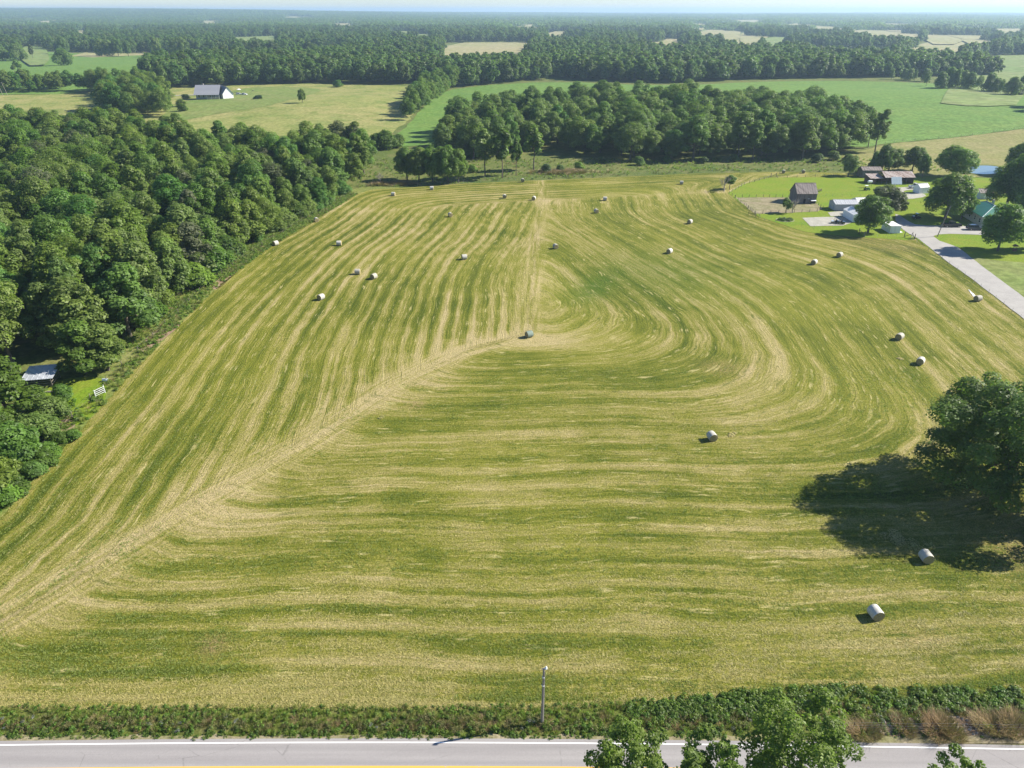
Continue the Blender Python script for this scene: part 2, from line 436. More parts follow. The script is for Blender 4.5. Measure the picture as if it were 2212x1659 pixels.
def link(name, me, parent=None):
    o = bpy.data.objects.new(name, me)
    C.objects.link(o)
    if parent is not None:
        o.parent = parent
    return o

def np_mesh(name, V, F, mat, attrs=None, smooth=False):
    """V (n,3), F (m,k) all faces with k corners"""
    V = np.ascontiguousarray(V, np.float32); F = np.ascontiguousarray(F, np.int32)
    me = bpy.data.meshes.new(name)
    me.vertices.add(len(V)); me.vertices.foreach_set('co', V.ravel())
    k = F.shape[1]
    me.loops.add(F.size); me.loops.foreach_set('vertex_index', F.ravel())
    me.polygons.add(len(F))
    me.polygons.foreach_set('loop_start', np.arange(0, F.size, k, dtype=np.int32))
    if smooth:
        me.polygons.foreach_set('use_smooth', np.ones(len(F), bool))
    me.update(calc_edges=True)
    for a, d in (attrs or {}).items():
        at_ = me.attributes.new(a, 'FLOAT', 'POINT')
        at_.data.foreach_set('value', np.ascontiguousarray(d, np.float32))
    if mat: me.materials.append(mat)
    return me

class MB:
    """collects simple solids into one mesh"""
    def __init__(s):
        s.v = []; s.f = []
    def add(s, vs, fs):
        b = len(s.v)
        s.v += [tuple(v) for v in vs]
        s.f += [tuple(i + b for i in f) for f in fs]
        return s
    def box(s, x0, x1, y0, y1, z0, z1):
        vs = [(x0, y0, z0), (x1, y0, z0), (x1, y1, z0), (x0, y1, z0), (x0, y0, z1), (x1, y0, z1), (x1, y1, z1), (x0, y1, z1)]
        return s.add(vs, [(0, 3, 2, 1), (4, 5, 6, 7), (0, 1, 5, 4), (1, 2, 6, 5), (2, 3, 7, 6), (3, 0, 4, 7)])
    def bar(s, a, b, w, h=None):
        return s.tube([a, b], [w * .7, (h or w) * .7], 4)
    def tube(s, pts, rad, n=8, cap=True):
        pts = [Vector(p) for p in pts]
        rings = []
        for i, p in enumerate(pts):
            d = (pts[min(i + 1, len(pts) - 1)] - pts[max(i - 1, 0)]).normalized()
            a = Vector((0, 0, 1)) if abs(d.z) < 0.9 else Vector((1, 0, 0))
            u = d.cross(a).normalized(); w = d.cross(u).normalized()
            r = rad[i] if isinstance(rad, (list, tuple)) else rad
            rings.append([p + u * (r * math.cos(2 * math.pi * (k + .5) / n)) + w * (r * math.sin(2 * math.pi * (k + .5) / n)) for k in range(n)])
        vs = [v for rg in rings for v in rg]
        fs = []
        for i in range(len(pts) - 1):
            for k in range(n):
                fs.append((i * n + k, i * n + (k + 1) % n, (i + 1) * n + (k + 1) % n, (i + 1) * n + k))
        if cap:
            fs.append(tuple(range(n - 1, -1, -1)))
            fs.append(tuple((len(pts) - 1) * n + k for k in range(n)))
        return s.add(vs, fs)
    def prism(s, prof, y0, y1, axis='y'):
        """profile of (x,z) swept along y"""
        n = len(prof)
        vs = [(x, y0, z) for x, z in prof] + [(x, y1, z) for x, z in prof]
        if axis == 'x':
            vs = [(y, x, z) for x, y, z in vs]
        fs = [tuple(range(n)), tuple(range(2 * n - 1, n - 1, -1))] + [(k, n + k, n + (k + 1) % n, (k + 1) % n) for k in range(n)]
        return s.add(vs, fs)
    def mesh(s, name, mat, smooth=False):
        me = bpy.data.meshes.new(name)
        me.from_pydata(s.v, [], s.f)
        bm = bmesh.new(); bm.from_mesh(me)
        bmesh.ops.recalc_face_normals(bm, faces=bm.faces)
        bm.to_mesh(me); bm.free()
        if smooth:
            me.polygons.foreach_set('use_smooth', [True] * len(me.polygons))
        me.update()
        if mat: me.materials.append(mat)
        return me
    def build(s, name, mat, parent=None, smooth=False):
        return link(name, s.mesh(name, mat, smooth), parent)

def inside(poly, x, y):
    x = np.asarray(x); y = np.asarray(y)
    r = np.zeros(x.shape, bool)
    n = len(poly)
    for i in range(n):
        x0, y0 = poly[i][:2]; x1, y1 = poly[(i + 1) % n][:2]
        if y0 == y1: continue
        c = ((y0 > y) != (y1 > y)) & (x < (x1 - x0) * (y - y0) / (y1 - y0) + x0)
        r ^= c
    return r

def seg_dist(poly, x, y, closed=True):
    x = np.asarray(x, float); y = np.asarray(y, float)
    best = np.full(x.shape, 1e9)
    n = len(poly)
    for i in range(n if closed else n - 1):
        a = poly[i]; b = poly[(i + 1) % n]
        dx, dy = b[0] - a[0], b[1] - a[1]
        L = dx * dx + dy * dy + 1e-9
        tt = np.clip(((x - a[0]) * dx + (y - a[1]) * dy) / L, 0, 1)
        best = np.minimum(best, np.hypot(x - a[0] - tt * dx, y - a[1] - tt * dy))
    return best

def densify(poly, step, jit=0.0, seed=1):
    r = random.Random(seed)
    out = []
    n = len(poly)
    for i in range(n):
        a = Vector(poly[i][:2]); b = Vector(poly[(i + 1) % n][:2])
        k = max(1, int((b - a).length / step))
        nrm = Vector((-(b - a).y, (b - a).x)); nrm.normalize() if nrm.length else None
        for j in range(k):
            q = a.lerp(b, j / k)
            if j and jit: q = q + nrm * r.uniform(-jit, jit)
            out.append((q.x, q.y))
    return out

def smooth_poly(poly, it=2):
    p = [Vector(q[:2]) for q in poly]
    for _ in range(it):
        o = []
        for i in range(len(p)):
            a, b = p[i], p[(i + 1) % len(p)]
            o += [a.lerp(b, .25), a.lerp(b, .75)]
        p = o
    return [(q.x, q.y) for q in p]

def sheet(name, poly, mat, off, cell=6.0, jit=0.0, kind='structure', attr_fn=None, step=None, parent=None):
    """a ground sheet draped on the terrain"""
    P = densify(poly, step or cell, jit, len(name) + len(poly))
    P = np.array(P)
    x0, y0 = P.min(0); x1, y1 = P.max(0)
    gx, gy = np.meshgrid(np.arange(math.floor(x0 / cell) * cell, x1, cell), np.arange(math.floor(y0 / cell) * cell, y1, cell))
    gx = gx.ravel(); gy = gy.ravel()
    k = inside(P, gx, gy)
    gx = gx[k]; gy = gy[k]
    k = seg_dist(P, gx, gy) > cell * 0.3
    pts = np.concatenate([P, np.stack([gx[k], gy[k]], 1)])
    n = len(P)
    r = delaunay_2d_cdt([Vector(q) for q in pts], [(i, (i + 1) % n) for i in range(n)], [], 1, 1e-5, False)
    V2 = np.array([(v.x, v.y) for v in r[0]])
    F = np.array([f for f in r[2] if len(f) == 3])
    cen = V2[F].mean(1)
    F = F[inside(P, cen[:, 0], cen[:, 1])]
    a, b, c = V2[F[:, 0]], V2[F[:, 1]], V2[F[:, 2]]
    cr_ = (b[:, 0] - a[:, 0]) * (c[:, 1] - a[:, 1]) - (b[:, 1] - a[:, 1]) * (c[:, 0] - a[:, 0])
    F[cr_ < 0] = F[cr_ < 0][:, ::-1]
    V = np.column_stack([V2, terrain(V2[:, 0], V2[:, 1]) + off])
    attrs = attr_fn(V2[:, 0], V2[:, 1]) if attr_fn else None
    me = np_mesh(name, V, F, mat, attrs, smooth=True)
    o = link(name, me, parent)
    if kind: o['kind'] = kind
    return o

def G(*pts): return [tuple(at(*p)[:2]) for p in pts]

# ------------------------------------------------------------------ the ground to the horizon
def ground_sheet():
    ys = np.concatenate([np.arange(-60, 1200, 12.0), np.geomspace(1200, 27000, 70)])
    V = []
    nx = 141
    for y in ys:
        half = max(340.0, abs(y) * 1.05 + 120)
        xs = np.linspace(-half, half, nx)
        V.append(np.column_stack([xs, np.full(nx, y), terrain(xs, np.full(nx, y))]))
    V = np.concatenate(V)
    r, c_ = np.meshgrid(np.arange(len(ys) - 1), np.arange(nx - 1), indexing='ij')
    i = (r * nx + c_).ravel()
    F = np.column_stack([i, i + 1, i + nx + 1, i + nx])
    V[:, 2] -= 0.10 + 1.6 * np.exp(-((V[:, 0] - 18) / 26.0) ** 2 - ((V[:, 1] - 173) / 30.0) ** 2)
    o = link('ground', np_mesh('ground', V, F, M['ground'], smooth=True))
    o['kind'] = 'structure'
ground_sheet()

# hay field outline, metres
LEFT = G((0, 1120), (300, 790), (480, 610), (590, 530), (690, 470), (775, 418))
FAR = G((800, 410), (900, 404), (1000, 397), (1150, 390), (1300, 384), (1500, 375), (1700, 371), (1850, 374))
LAWN = G((1850, 382), (1660, 384), (1605, 398), (1572, 417), (1590, 432), (1640, 469), (1740, 501), (1800, 508), (1960, 519))
DRIVE_L = G((1975, 516), (2040, 561), (2110, 611), (2212, 690))
DRIVE_L += [(113.0, 120.0), (110.5, 90.0), (109, 60)]
BOT = [(108, 49.6), (75, 49.6)] + G((2212, 1503), (1900, 1496), (1700, 1491), (1500, 1512), (1350, 1524), (1150, 1531), (700, 1530), (0, 1530))
LEFT0 = [(-78, 48.2), (-74, 60)]
HAY = LEFT + FAR + LAWN + [(q[0] + 0.3, q[1]) for q in DRIVE_L] + BOT + LEFT0

_lat = np.random.default_rng(5).random((64, 64, 64))
def vnoise(a, b, c):
    """smooth lattice noise, 0..1"""
    ia, ib, ic = np.floor(a).astype(int), np.floor(b).astype(int), np.floor(c).astype(int)
    fa, fb, fc = a - ia, b - ib, c - ic
    fa, fb, fc = (f * f * (3 - 2 * f) for f in (fa, fb, fc))
    r = 0
    for i, wa in ((0, 1 - fa), (1, fa)):
        for j, wb in ((0, 1 - fb), (1, fb)):
            for k, wc in ((0, 1 - fc), (1, fc)):
                r = r + wa * wb * wc * _lat[(ia + i) % 64, (ib + j) % 64, (ic + k) % 64]
    return r

def smin(a, b, k):
    h = np.clip(0.5 + 0.5 * (b - a) / k, 0, 1)
    return b * (1 - h) + a * h - k * h * (1 - h)

def hay_attrs(x, y):
    dl = seg_dist([(-78, 30)] + LEFT0[1:] + LEFT, x, y, False)
    dl = dl + 0.5 * np.sin(y * .045 + 1) + 0.35 * np.sin(y * .11 + x * .03)
    dr = 0.8 * (y - 48.0 - 5.5 * np.exp(-((x - 22) / 46.0) ** 2) * sstep(52, 105, y)) + 0.5 * np.sin(x * .06) + 0.25 * np.sin(x * .17 + 2)
    lawn_c = [(150, 300), (108, 300), (90, 277), (88, 250), (98, 228), (125, 216), (150, 216)]
    dw = seg_dist(lawn_c, x, y, False)
    dv = np.abs(x - (124 - 0.10 * (215 - y)))
    dright = 0.74 * smin(dw, dv, 38.0)
    dbr = smin(dr, dright, 20.0)
    dfar = seg_dist(FAR, x, y, False)
    SEAM = [(-70, 40), (-58.8, 59.7), (-43.9, 83.5), (-34.1, 97.1), (-22.2, 118), (-10.1, 132.3), (3.6, 141.7), (5.3, 178), (8.0, 222), (10.7, 262), (12, 300)]
    sx = np.interp(y, [q[1] for q in SEAM], [q[0] for q in SEAM]) + 0.5 * np.sin(y * .31) + 0.4 * np.sin(y * .83 + 1)
    upper = y > 139
    ds = seg_dist(SEAM, x, y, False)
    leftside = x < sx
    hook = np.where(leftside, 0, 1) * np.clip(1 - ds / 9.0, 0, 1)
    row = np.where(leftside, dl, dbr - 3.0 * hook ** 2)
    bandw = np.where(upper, np.exp(-(ds / 2.6) ** 2), np.exp(-(ds / (3.6 + 0.8 * np.sin(y * .21))) ** 4))
    headland = (dfar < 34) & (x < 95)
    row2 = np.where(headland, np.where(leftside, smin(dfar, row, 10.0), smin(dfar, dbr, 10.0)), row)
    seam = np.exp(-(ds / np.where(upper, 4.0, 5.5)) ** 1.5) * np.where(upper, .55, 1.0) + 0.5 * np.exp(-(np.abs(dfar - 34) / 3.0)) + 0.8 * np.exp(-((x - 10) / 22.0) ** 2 - ((y - 138) / 6.0) ** 2)
    seam = np.clip(seam, 0, 1)
    green = 0.95 * np.exp(-((x - 21 - 0.35 * (y - 172)) / 5.0) ** 2 - ((y - 173) / 11.0) ** 2) + 0.55 * np.exp(-((x - 40) / 22.0) ** 2 - ((y - 182) / 22.0) ** 2)
    bare = np.zeros_like(x)
    for bx, by, s_, a_ in ((-33.0, 56.2, 1.8, 1.0), (41, 125, 4, .6), (113, 205, 7, .5), (88, 262, 4, .6), (64, 60, 4, .5), (68, 71, 7, .9), (-17, 110, 1.5, .8), (45, 57, 3, .35), (108, 212, 10, .4)):
        bare = np.maximum(bare, a_ * np.exp(-((x - bx) / s_) ** 2 - ((y - by) / (s_ * .8)) ** 2))
    reg = np.where(upper & (x < sx), 1.0, np.where((~upper) & leftside, 0.9, np.where(upper, .35, .30)))
    rj = row2 + 0.5 * vnoise(x * .13, y * .13, x * 0)
    tone = 0.14 * vnoise(rj * .30, x * .016, y * .016) + 0.42 * vnoise(rj * .80 + 9, x * .022, y * .022) + 0.44 * vnoise(rj * 1.5 + 31, x * .05 + 5, y * .05) + 0.16 * (vnoise(x * .30 + 3, y * .30, x * 0 + 7) - .5) + 0.14 * (vnoise(x * .05 + 13, y * .05, x * 0 + 2) - .5)
    tone = np.clip(0.5 + (tone - 0.5) * 2.1, 0, 1)
    return dict(tone=tone, sds=ds * np.where(leftside, -1.0, 1.0), band=bandw, reg=reg, row=row2, seam=seam, green=np.clip(green, 0, 1), bare=bare)

sheet('hay_field', HAY, M['hay'], 0.0, 0.85, 0.2, attr_fn=hay_attrs, step=1.2)

# verge strip by the road, left edge strip, far edge
sheet('roadside_verge', [(-110, 43.6), (140, 43.6), (140, 50.6), (75, 50.6), (30, 51.2), (0, 49.2), (-110, 49.2)], M['verge'], -0.035, 3.0)
LS = [(q[0] - 8.5, q[1] + 1) for q in LEFT]
sheet('field_edge_strip', [(-95, 49)] + [(-84, 62)] + LS + [(-50, 296), (-44, 284)] + [(q[0] + 1.0, q[1]) for q in LEFT[::-1]] + [(-77, 60), (-79, 48.4)], M['verge_dry'], -0.035, 3.0, 0.5)
sheet('bare_soil', smooth_poly(G((1880, 1560), (2000, 1545), (2150, 1548), (2230, 1560), (2230, 1598), (2100, 1600), (1900, 1592)), 2), M['soil'], 0.0, 1.5, 0.2)
sheet('bare_soil', smooth_poly(G((455, 615), (475, 590), (520, 560), (535, 548), (545, 556), (520, 580), (480, 618), (462, 628)), 2), M['soil'], 0.0, 2.0, 0.2)
sheet('bare_soil', smooth_poly(G((300, 745), (340, 710), (385, 690), (395, 700), (350, 735), (310, 770)), 2), M['soil'], 0.0, 2.0, 0.2)
sheet('bare_soil', smooth_poly(G((80, 925), (130, 905), (165, 905), (160, 930), (100, 945)), 2), M['soil'], 0.0, 1.0, 0.2)
sheet('clearing_lawn', smooth_poly(G((40, 905), (110, 830), (150, 815), (230, 815), (232, 850), (215, 885), (180, 915), (110, 935)), 2), M['lawn'], 0.0, 2.0, 0.3)

# fields beyond
sheet('pale_pasture', smooth_poly(G((-250, 245), (-250, 207), (0, 206), (150, 203), (350, 191), (600, 180), (870, 184), (905, 192), (900, 240), (870, 270), (800, 315), (700, 330), (350, 330), (-100, 300)), 1), M['pasture'], 0.0, 10, 1.5)
sheet('house_lawn', smooth_poly(G((340, 262), (380, 222), (430, 215), (520, 190), (590, 187), (680, 190), (700, 197), (600, 228), (480, 243), (390, 262)), 2), M['house_green'], 0.12, 8, 0.8)
sheet('green_field', smooth_poly(G((800, 324), (840, 304), (880, 272), (905, 242), (940, 207), (990, 189), (1200, 175), (1450, 187), (1600, 177), (1800, 174), (2000, 179), (2100, 186), (2400, 215), (2600, 250), (2400, 262), (2212, 277), (1950, 305), (1850, 322), (1500, 310), (1200, 290)), 1), M['green_field'], 0.045, 10, 1.0)
sheet('dry_pasture', smooth_poly(G((1800, 345), (1870, 322), (1950, 306), (2212, 278), (2500, 250), (2700, 330), (2400, 385), (2212, 372), (2100, 385), (1950, 378)), 1), M['tan_pasture'], 0.0, 8, 0.8)
sheet('left_green_field', smooth_poly(G((-300, 215), (-300, 135), (0, 132), (70, 110), (190, 117), (340, 119), (440, 123), (330, 150), (240, 175), (170, 204), (0, 203)), 1), M['green_field'], 0.0, 14, 1.0)
sheet('far_field_strip', G((150, 121), (200, 110), (300, 112), (440, 117), (440, 122), (300, 119.5), (200, 124)), M['far_tan'], 0.10, 14, 1.0)

FAR_SITES = [(168, 68, 'h'), (177, 67, 'b'), (338, 26, 'h'), (390, 25.5, 'b'), (440, 26, 'b'), (1162, 39, 'b'), (1266, 42, 'h'), (1284, 53, 'h'), (1347, 43, 'b'), (1381, 40, 'b'), (1399, 56, 'h'), (1412, 55, 'h'), (1420, 57, 'h'), (1516, 52, 'b'), (1816, 59, 'b'), (1485, 56, 'h'), (760, 27, 'b'), (830, 27, 'b'), (900, 27.5, 'b'), (1010, 29, 'b')]
FARF = []   # clearings in the distant woods: outline in photograph pixels, material
def ff(x0, x1, y0, y1, m='far_tan', skew=0.0):
    FARF.append(([(x0 + skew, y0), (x1 + skew, y0), (x1, y1), (x0, y1)], m))
FARF.append(([(945, 112), (960, 92), (1140, 92), (1160, 95), (1110, 116), (1060, 120)], 'far_tan'))
FARF.append(([(1740, 98), (1835, 100), (1950, 104), (1905, 112), (1850, 120), (1770, 112)], 'far_green'))
FARF.append(([(1935, 104), (1985, 92), (2080, 84), (2230, 77), (2230, 84), (2080, 95), (2040, 104), (2010, 112)], 'far_tan'))
FARF.append(([(2020, 165), (2120, 140), (2120, 122), (2240, 118), (2240, 168), (2130, 172)], 'far_green'))
FARF.append(([(1420, 108), (1460, 99), (1490, 99), (1480, 106)], 'far_green'))
ff(1370, 1440, 92, 95); ff(1590, 1640, 94, 99, 'far_green'); ff(1560, 1640, 80, 83); ff(1430, 1470, 85, 87.5)
ff(0, 80, 70, 73); ff(250, 300, 59, 61); ff(640, 740, 106, 111, 'far_green'); ff(40, 100, 102, 106, 'far_green')
ff(1075, 1110, 37, 42, 'far_green'); ff(955, 985, 55, 58); ff(1310, 1380, 62, 64)
ff(1490, 1545, 57, 61, 'far_green'); ff(1670, 1720, 53, 60); ff(1740, 1800, 68, 75); ff(1840, 1960, 64, 68)
ff(1710, 1830, 48, 51); ff(1620, 1660, 49, 54); ff(2130, 2210, 56, 60); ff(1600, 1660, 70, 75); ff(2000, 2090, 68, 73)
ff(600, 690, 37, 39); ff(1480, 1560, 43, 46); ff(1250, 1300, 49, 52); ff(2080, 2180, 70, 74)
ff(1510, 1600, 66, 71); ff(1880, 1990, 72, 79); ff(1650, 1760, 80, 87, 'far_green'); ff(2050, 2200, 62, 66); ff(1560, 1660, 44, 47); ff(1900, 2000, 50, 54); ff(1750, 1850, 54, 57)
ff(1180, 1260, 70, 74); ff(700, 780, 52, 55); ff(420, 500, 46, 49); ff(60, 150, 44, 47); ff(1080, 1180, 54, 57); ff(840, 930, 70, 74, 'far_green'); ff(500, 600, 78, 82, 'far_green')
FAR_POLY = []
def at_h(px, py, h):
    dx, dy, dz = ray(px, py)
    dz = min(dz, -0.004)
    t_ = (h - H) / dz
    return (dx * t_, dy * t_)
for px, py, k in FAR_SITES:
    w_ = 3.5 if k == 'h' else 7.0
    FARF.append(([(px - w_, py - 1.2), (px + w_, py - 1.2), (px + w_, py + .8), (px - w_, py + .8)], 'far_tan'))
for k, (pp, m) in enumerate(FARF):
    ym = sum(q[1] for q in pp) / len(pp)
    gp = [tuple(at(*q)[:2]) if q[1] < ym else at_h(q[0], q[1], 21.0) for q in pp]
    FAR_POLY.append(gp)
    d = max(q[1] for q in gp)
    sheet('distant_field', smooth_poly(gp, 1), M[m], (0.3 if d < 1400 else 0.8) + 0.07 * k, 30 if d < 2000 else 120, 0.0, step=40)

# ------------------------------------------------------------------ roads
def strip(name, line, w0, w1, mat, z):
    """a band from w0 to w1 across a polyline (positive = to the left of travel)"""
    V = []; n = len(line)
    for i, p in enumerate(line):
        a = Vector(line[max(i - 1, 0)]); b = Vector(line[min(i + 1, n - 1)])
        d = (b - a).normalized(); nr = Vector((-d.y, d.x))
        for w in (w0, w1):
            q = Vector(p) + nr * w
            V.append((q.x, q.y, z))
    F = [(2 * i, 2 * i + 1, 2 * i + 3, 2 * i + 2) for i in range(n - 1)]
    me = np_mesh(name, np.array(V), np.array(F)[:, ::-1], mat)
    o = link(name, me); o['kind'] = 'structure'
    return o
xs = np.linspace(-160, 160, 65)
CL = [(float(x), 41.72 + 0.05 * math.cos((x + 13) / 18.0) - 0.00016 * (x + 13) ** 2 * (1 if x > -13 else 1.0)) for x in xs]
strip('road', CL, -3.4, 2.95, M['asphalt'], 0.060)
sheet('road_shoulder', [(-110, 44.2), (120, 44.2)] + [(120 - k * 1.0, 45.05 + .22 * math.sin(k * 1.3) * math.sin(k * .37)) for k in range(231)], M['dirt'], 0.030, 2.0, 0.05)
strip('road_edge_line', CL, 2.46, 2.58, M['white_line'], 0.066)
strip('road_edge_line', CL, -2.58, -2.46, M['white_line'], 0.066)
strip('road_centre_line', CL, 0.02, 0.13, M['yellow_line'], 0.066)
strip('road_centre_line', CL, -0.13, -0.02, M['yellow_line'], 0.066)

lawn_poly = [tuple(q) for q in LAWN] + G((1975, 513), (2040, 561), (2110, 611), (2212, 690)) + [(160, 150), (260, 205), (300, 300)] + G((2212, 388), (2050, 381), (1900, 382))
sheet('farm_lawn', lawn_poly, M['lawn'], 0.03, 4.0, 0.15)
sheet('mown_strip', smooth_poly(G((2060, 548), (2120, 560), (2300, 575), (2300, 700), (2212, 640)), 1), M['house_green'], 0.055, 4.0, 0.2)
drive_poly = [c5(*q)[:2] for q in ((545, 785), (600, 800), (700, 870), (800, 920), (960, 935), (1110, 935), (1400, 935), (1660, 985), (1760, 1060), (1500, 1050), (1250, 1042), (1100, 1050), (1035, 1072), (1110, 1130))]
drive_poly += G((2070, 535), (2130, 582), (2212, 643)) + [(120.5, 120), (117.5, 90), (115, 46.2)] + [(110, 46.2), (111.5, 90), (114.2, 120)] + [tuple(q) for q in G((2212, 690), (2110, 611), (2040, 561), (1985, 517))] + [tuple(c5(*q)[:2]) for q in ((720, 1040), (640, 985), (590, 930), (545, 870))]
sheet('drive', drive_poly, M['drive'], 0.09, 3.0, 0.12)
sheet('gravel_yard', smooth_poly([tuple(c5(*q)[:2]) for q in ((480, 440), (560, 440), (740, 435), (880, 440), (850, 462), (700, 475), (640, 492), (700, 512), (900, 512), (960, 560), (700, 597), (610, 570), (530, 500))], 1), M['gravel'], 0.09, 3.0, 0.1)
sheet('gravel_pad', [tuple(c4(*q)[:2]) for q in ((1105, 835), (1300, 826), (1500, 822), (1640, 818), (1790, 880), (1640, 935), (1215, 945))], M['gravel'], 0.09, 2.0, 0.08)
sheet('gravel_pad', [tuple(c4(*q)[:2]) for q in ((1440, 765), (1640, 742), (1800, 742), (1700, 812), (1475, 812))], M['gravel'], 0.085, 2.0, 0.08)
sheet('dirt_pen', [tuple(c4(*q)[:2]) for q in ((240, 572), (600, 568), (940, 570), (1300, 650), (1375, 720), (1300, 752), (900, 770), (490, 782), (380, 690))], M['dirt'], 0.06, 2.5, 0.2)
pond = [tuple(c5(1700 + 235 * math.cos(a) + 0, 213 + 56 * math.sin(a))[:2]) for a in np.linspace(0, 2 * math.pi, 40, endpoint=False)]
bank = [tuple(c5(1700 + 275 * math.cos(a), 213 + 70 * math.sin(a))[:2]) for a in np.linspace(0, 2 * math.pi, 40, endpoint=False)]
sheet('pond_bank', bank, M['verge'], 0.045, 3.0, 0.3)
sheet('pond', pond, M['water'], 0.10, 4.0, 0.1)
lane = strip('house_lane', [tuple(at(*q)[:2]) for q in ((225, 204), (330, 209), (400, 206), (445, 205))], -2.2, 2.2, M['gravel'], 0.0)
for v in lane.data.vertices:               # the lane follows the sloping ground
    v.co.z = float(terrain(v.co.x, v.co.y)) + 0.25
# ------------------------------------------------------------------ trees
def unit(v): return v / np.maximum(np.linalg.norm(v, axis=1, keepdims=True), 1e-9)

def leaf_cloud(r, lobes, n, size, up=0.45, jit=0.48, shell=0.62, keep_in=0.25):
    """leaf sized faces on the outside of a set of lobes (x, y, z, radius)"""
    L = np.array(lobes)
    w = L[:, 3] ** 2; w = w / w.sum()
    idx = r.choice(len(L), int(n * 1.5), p=w)
    d = unit(r.normal(size=(len(idx), 3)))
    d[:, 2] = np.where((d[:, 2] < -0.3) & (r.random(len(idx)) < .5), -d[:, 2], d[:, 2])
    rad = L[idx, 3] * (shell + (1.04 - shell) * r.random(len(idx)) ** 0.5)
    lump = 1 + 0.13 * np.sin(d[:, 0] * 7 + idx) * np.sin(d[:, 1] * 6 + idx * 2.1) + 0.10 * np.sin(d[:, 2] * 9 + idx * 1.3)
    P = L[idx, :3] + d * (rad * lump)[:, None] * np.array([1, 1, 0.92])
    # thin out the leaves that sit deep inside another lobe
    D = np.linalg.norm(P[:, None, :] - L[None, :, :3], axis=2) / L[None, :, 3]
    D[np.arange(len(idx)), idx] = 9
    k = (D.min(1) > 0.72) | (r.random(len(idx)) < keep_in)
    P, d, idx = P[k][:n], d[k][:n], idx[k][:n]
    m = len(P)
    out = r.random(m) < .05                       # ragged sprays beyond the lobes
    P = P + d * (out * r.random(m) * .38 * L[idx, 3])[:, None]
    nr = unit(d * 0.75 + r.normal(size=(m, 3)) * jit * 0.6 + np.array([0, 0, up]))
    a = unit(np.cross(nr, r.normal(size=(m, 3))))
    b = np.cross(nr, a)
    s = size * (0.6 + 0.8 * r.random(m))[:, None]
    bend = nr * s * 0.22
    V = np.stack([P - a * s, P + b * s * .62 + bend, P + a * s, P - b * s * .62 + bend], 1).reshape(-1, 3)
    F = np.arange(m * 4).reshape(-1, 4)
    lob = r.random(len(L))
    tint = np.clip(0.5 + 0.26 * r.normal(size=m) + (lob[idx] - .5) * 0.5, 0, 1)
    return V, F, np.repeat(tint, 4)

def crown_lobes(r, h, rad, base, n, lobe=0.36, flat=1.0, skirt=0.0, core=True):
    lo = []
    ch = h - base
    for i in range(n):
        u = i / max(1, n - 1)
        z = base + ch * (0.16 + 0.70 * (i + r.random()) / n)
        q = (z - base) / ch
        prof = math.sin(math.pi * min(1, max(0.0, (0.18 + 0.80 * q)))) ** 0.6 if not skirt else (1 - 0.75 * q ** 1.6)
        a = i * 2.399 + r.random() * 1.2
        rr = rad * prof * (0.34 + 0.50 * r.random())
        lr = rad * lobe * (0.72 + 0.6 * r.random()) * (1 - 0.25 * q)
        lo.append((rr * math.cos(a), rr * math.sin(a), z * flat, lr))
    if not core: return lo
    lo.append((0, 0, base + ch * .45, rad * .46))
    lo.append((r.normal() * rad * .12, r.normal() * rad * .12, h - rad * .34, rad * .36))
    return lo

def trunk_mesh(name, r, h, base, lobes, tr, mat=None, n=7):
    mb = MB()
    top = base + (h - base) * 0.55
    pts = [(0, 0, -0.4)]
    x = y = 0.0
    for k in range(1, 6):
        x += r.normal() * .02 * h * .3; y += r.normal() * .02 * h * .3
        pts.append((x, y, top * k / 5))
    mb.tube(pts, [tr * 1.35, tr, tr * .85, tr * .7, tr * .5, tr * .22], n)
    for l in lobes[:7]:
        s = Vector(pts[2]).lerp(Vector(pts[4]), r.random())
        e = Vector(l[:3])
        mid = s.lerp(e, .5) + Vector((0, 0, -0.06 * h + r.random() * .05 * h))
        mb.tube([s, mid, e], [tr * .42, tr * .28, tr * .08], 5)
    return mb.mesh(name, mat or M['bark'])

def tree_kind(name, seed, h, rad, base, nl, nleaf, size, tr=0.28, lobe=0.36, skirt=0.0, keep=0.25, core=True, **kw):
    r = np.random.default_rng(seed)
    lo = crown_lobes(r, h, rad, base, nl, lobe, skirt=skirt, core=core)
    V, F, tint = leaf_cloud(r, lo, nleaf, size, keep_in=keep, **kw)
    crown = np_mesh(name + '_crown', V, F, None, dict(tint=tint))
    tm = trunk_mesh(name + '_trunk', r, h, base, lo, tr)
    return dict(crown=crown, trunk=tm, h=h, rad=rad)

KINDS = {}
for i in range(7):
    KINDS['wood%d' % i] = tree_kind('woodland_tree', 100 + i, 20.0, 5.6 + .6 * (i % 3), 2.2 + .6 * (i % 2), 28 + 5 * (i % 3), 10500, 0.255, 0.3, 0.265 + .03 * (i % 2), keep=.08)
for i in range(3):
    KINDS['edge%d' % i] = tree_kind('edge_tree', 170 + i, 15.0, 5.4, 0.6, 32, 9000, 0.27, 0.26, 0.26, skirt=1, keep=.08)
for i in range(3):
    KINDS['tall%d' % i] = tree_kind('tall_tree', 140 + i, 22.0, 4.6, 4.5, 27, 7500, 0.29, 0.28, 0.29, keep=.08)
for i in range(4):
    KINDS['far%d' % i] = tree_kind('distant_tree', 200 + i, 19.0, 6.2, 1.6, 14, 1500, 0.74, 0.3, 0.40, keep=.1)
for i in range(3):
    KINDS['yard%d' % i] = tree_kind('yard_tree', 300 + i, 13.0, 6.0, 1.5, 42, 14500, 0.23, 0.3, 0.26, keep=.16)
KINDS['open0'] = tree_kind('open_tree', 330, 10.0, 3.6, 2.4, 13, 2300, 0.32, 0.2, 0.34, keep=.1)
KINDS['open1'] = tree_kind('open_tree', 331, 15.0, 3.4, 4.6, 13, 2400, 0.40, 0.2, 0.36, keep=.1)
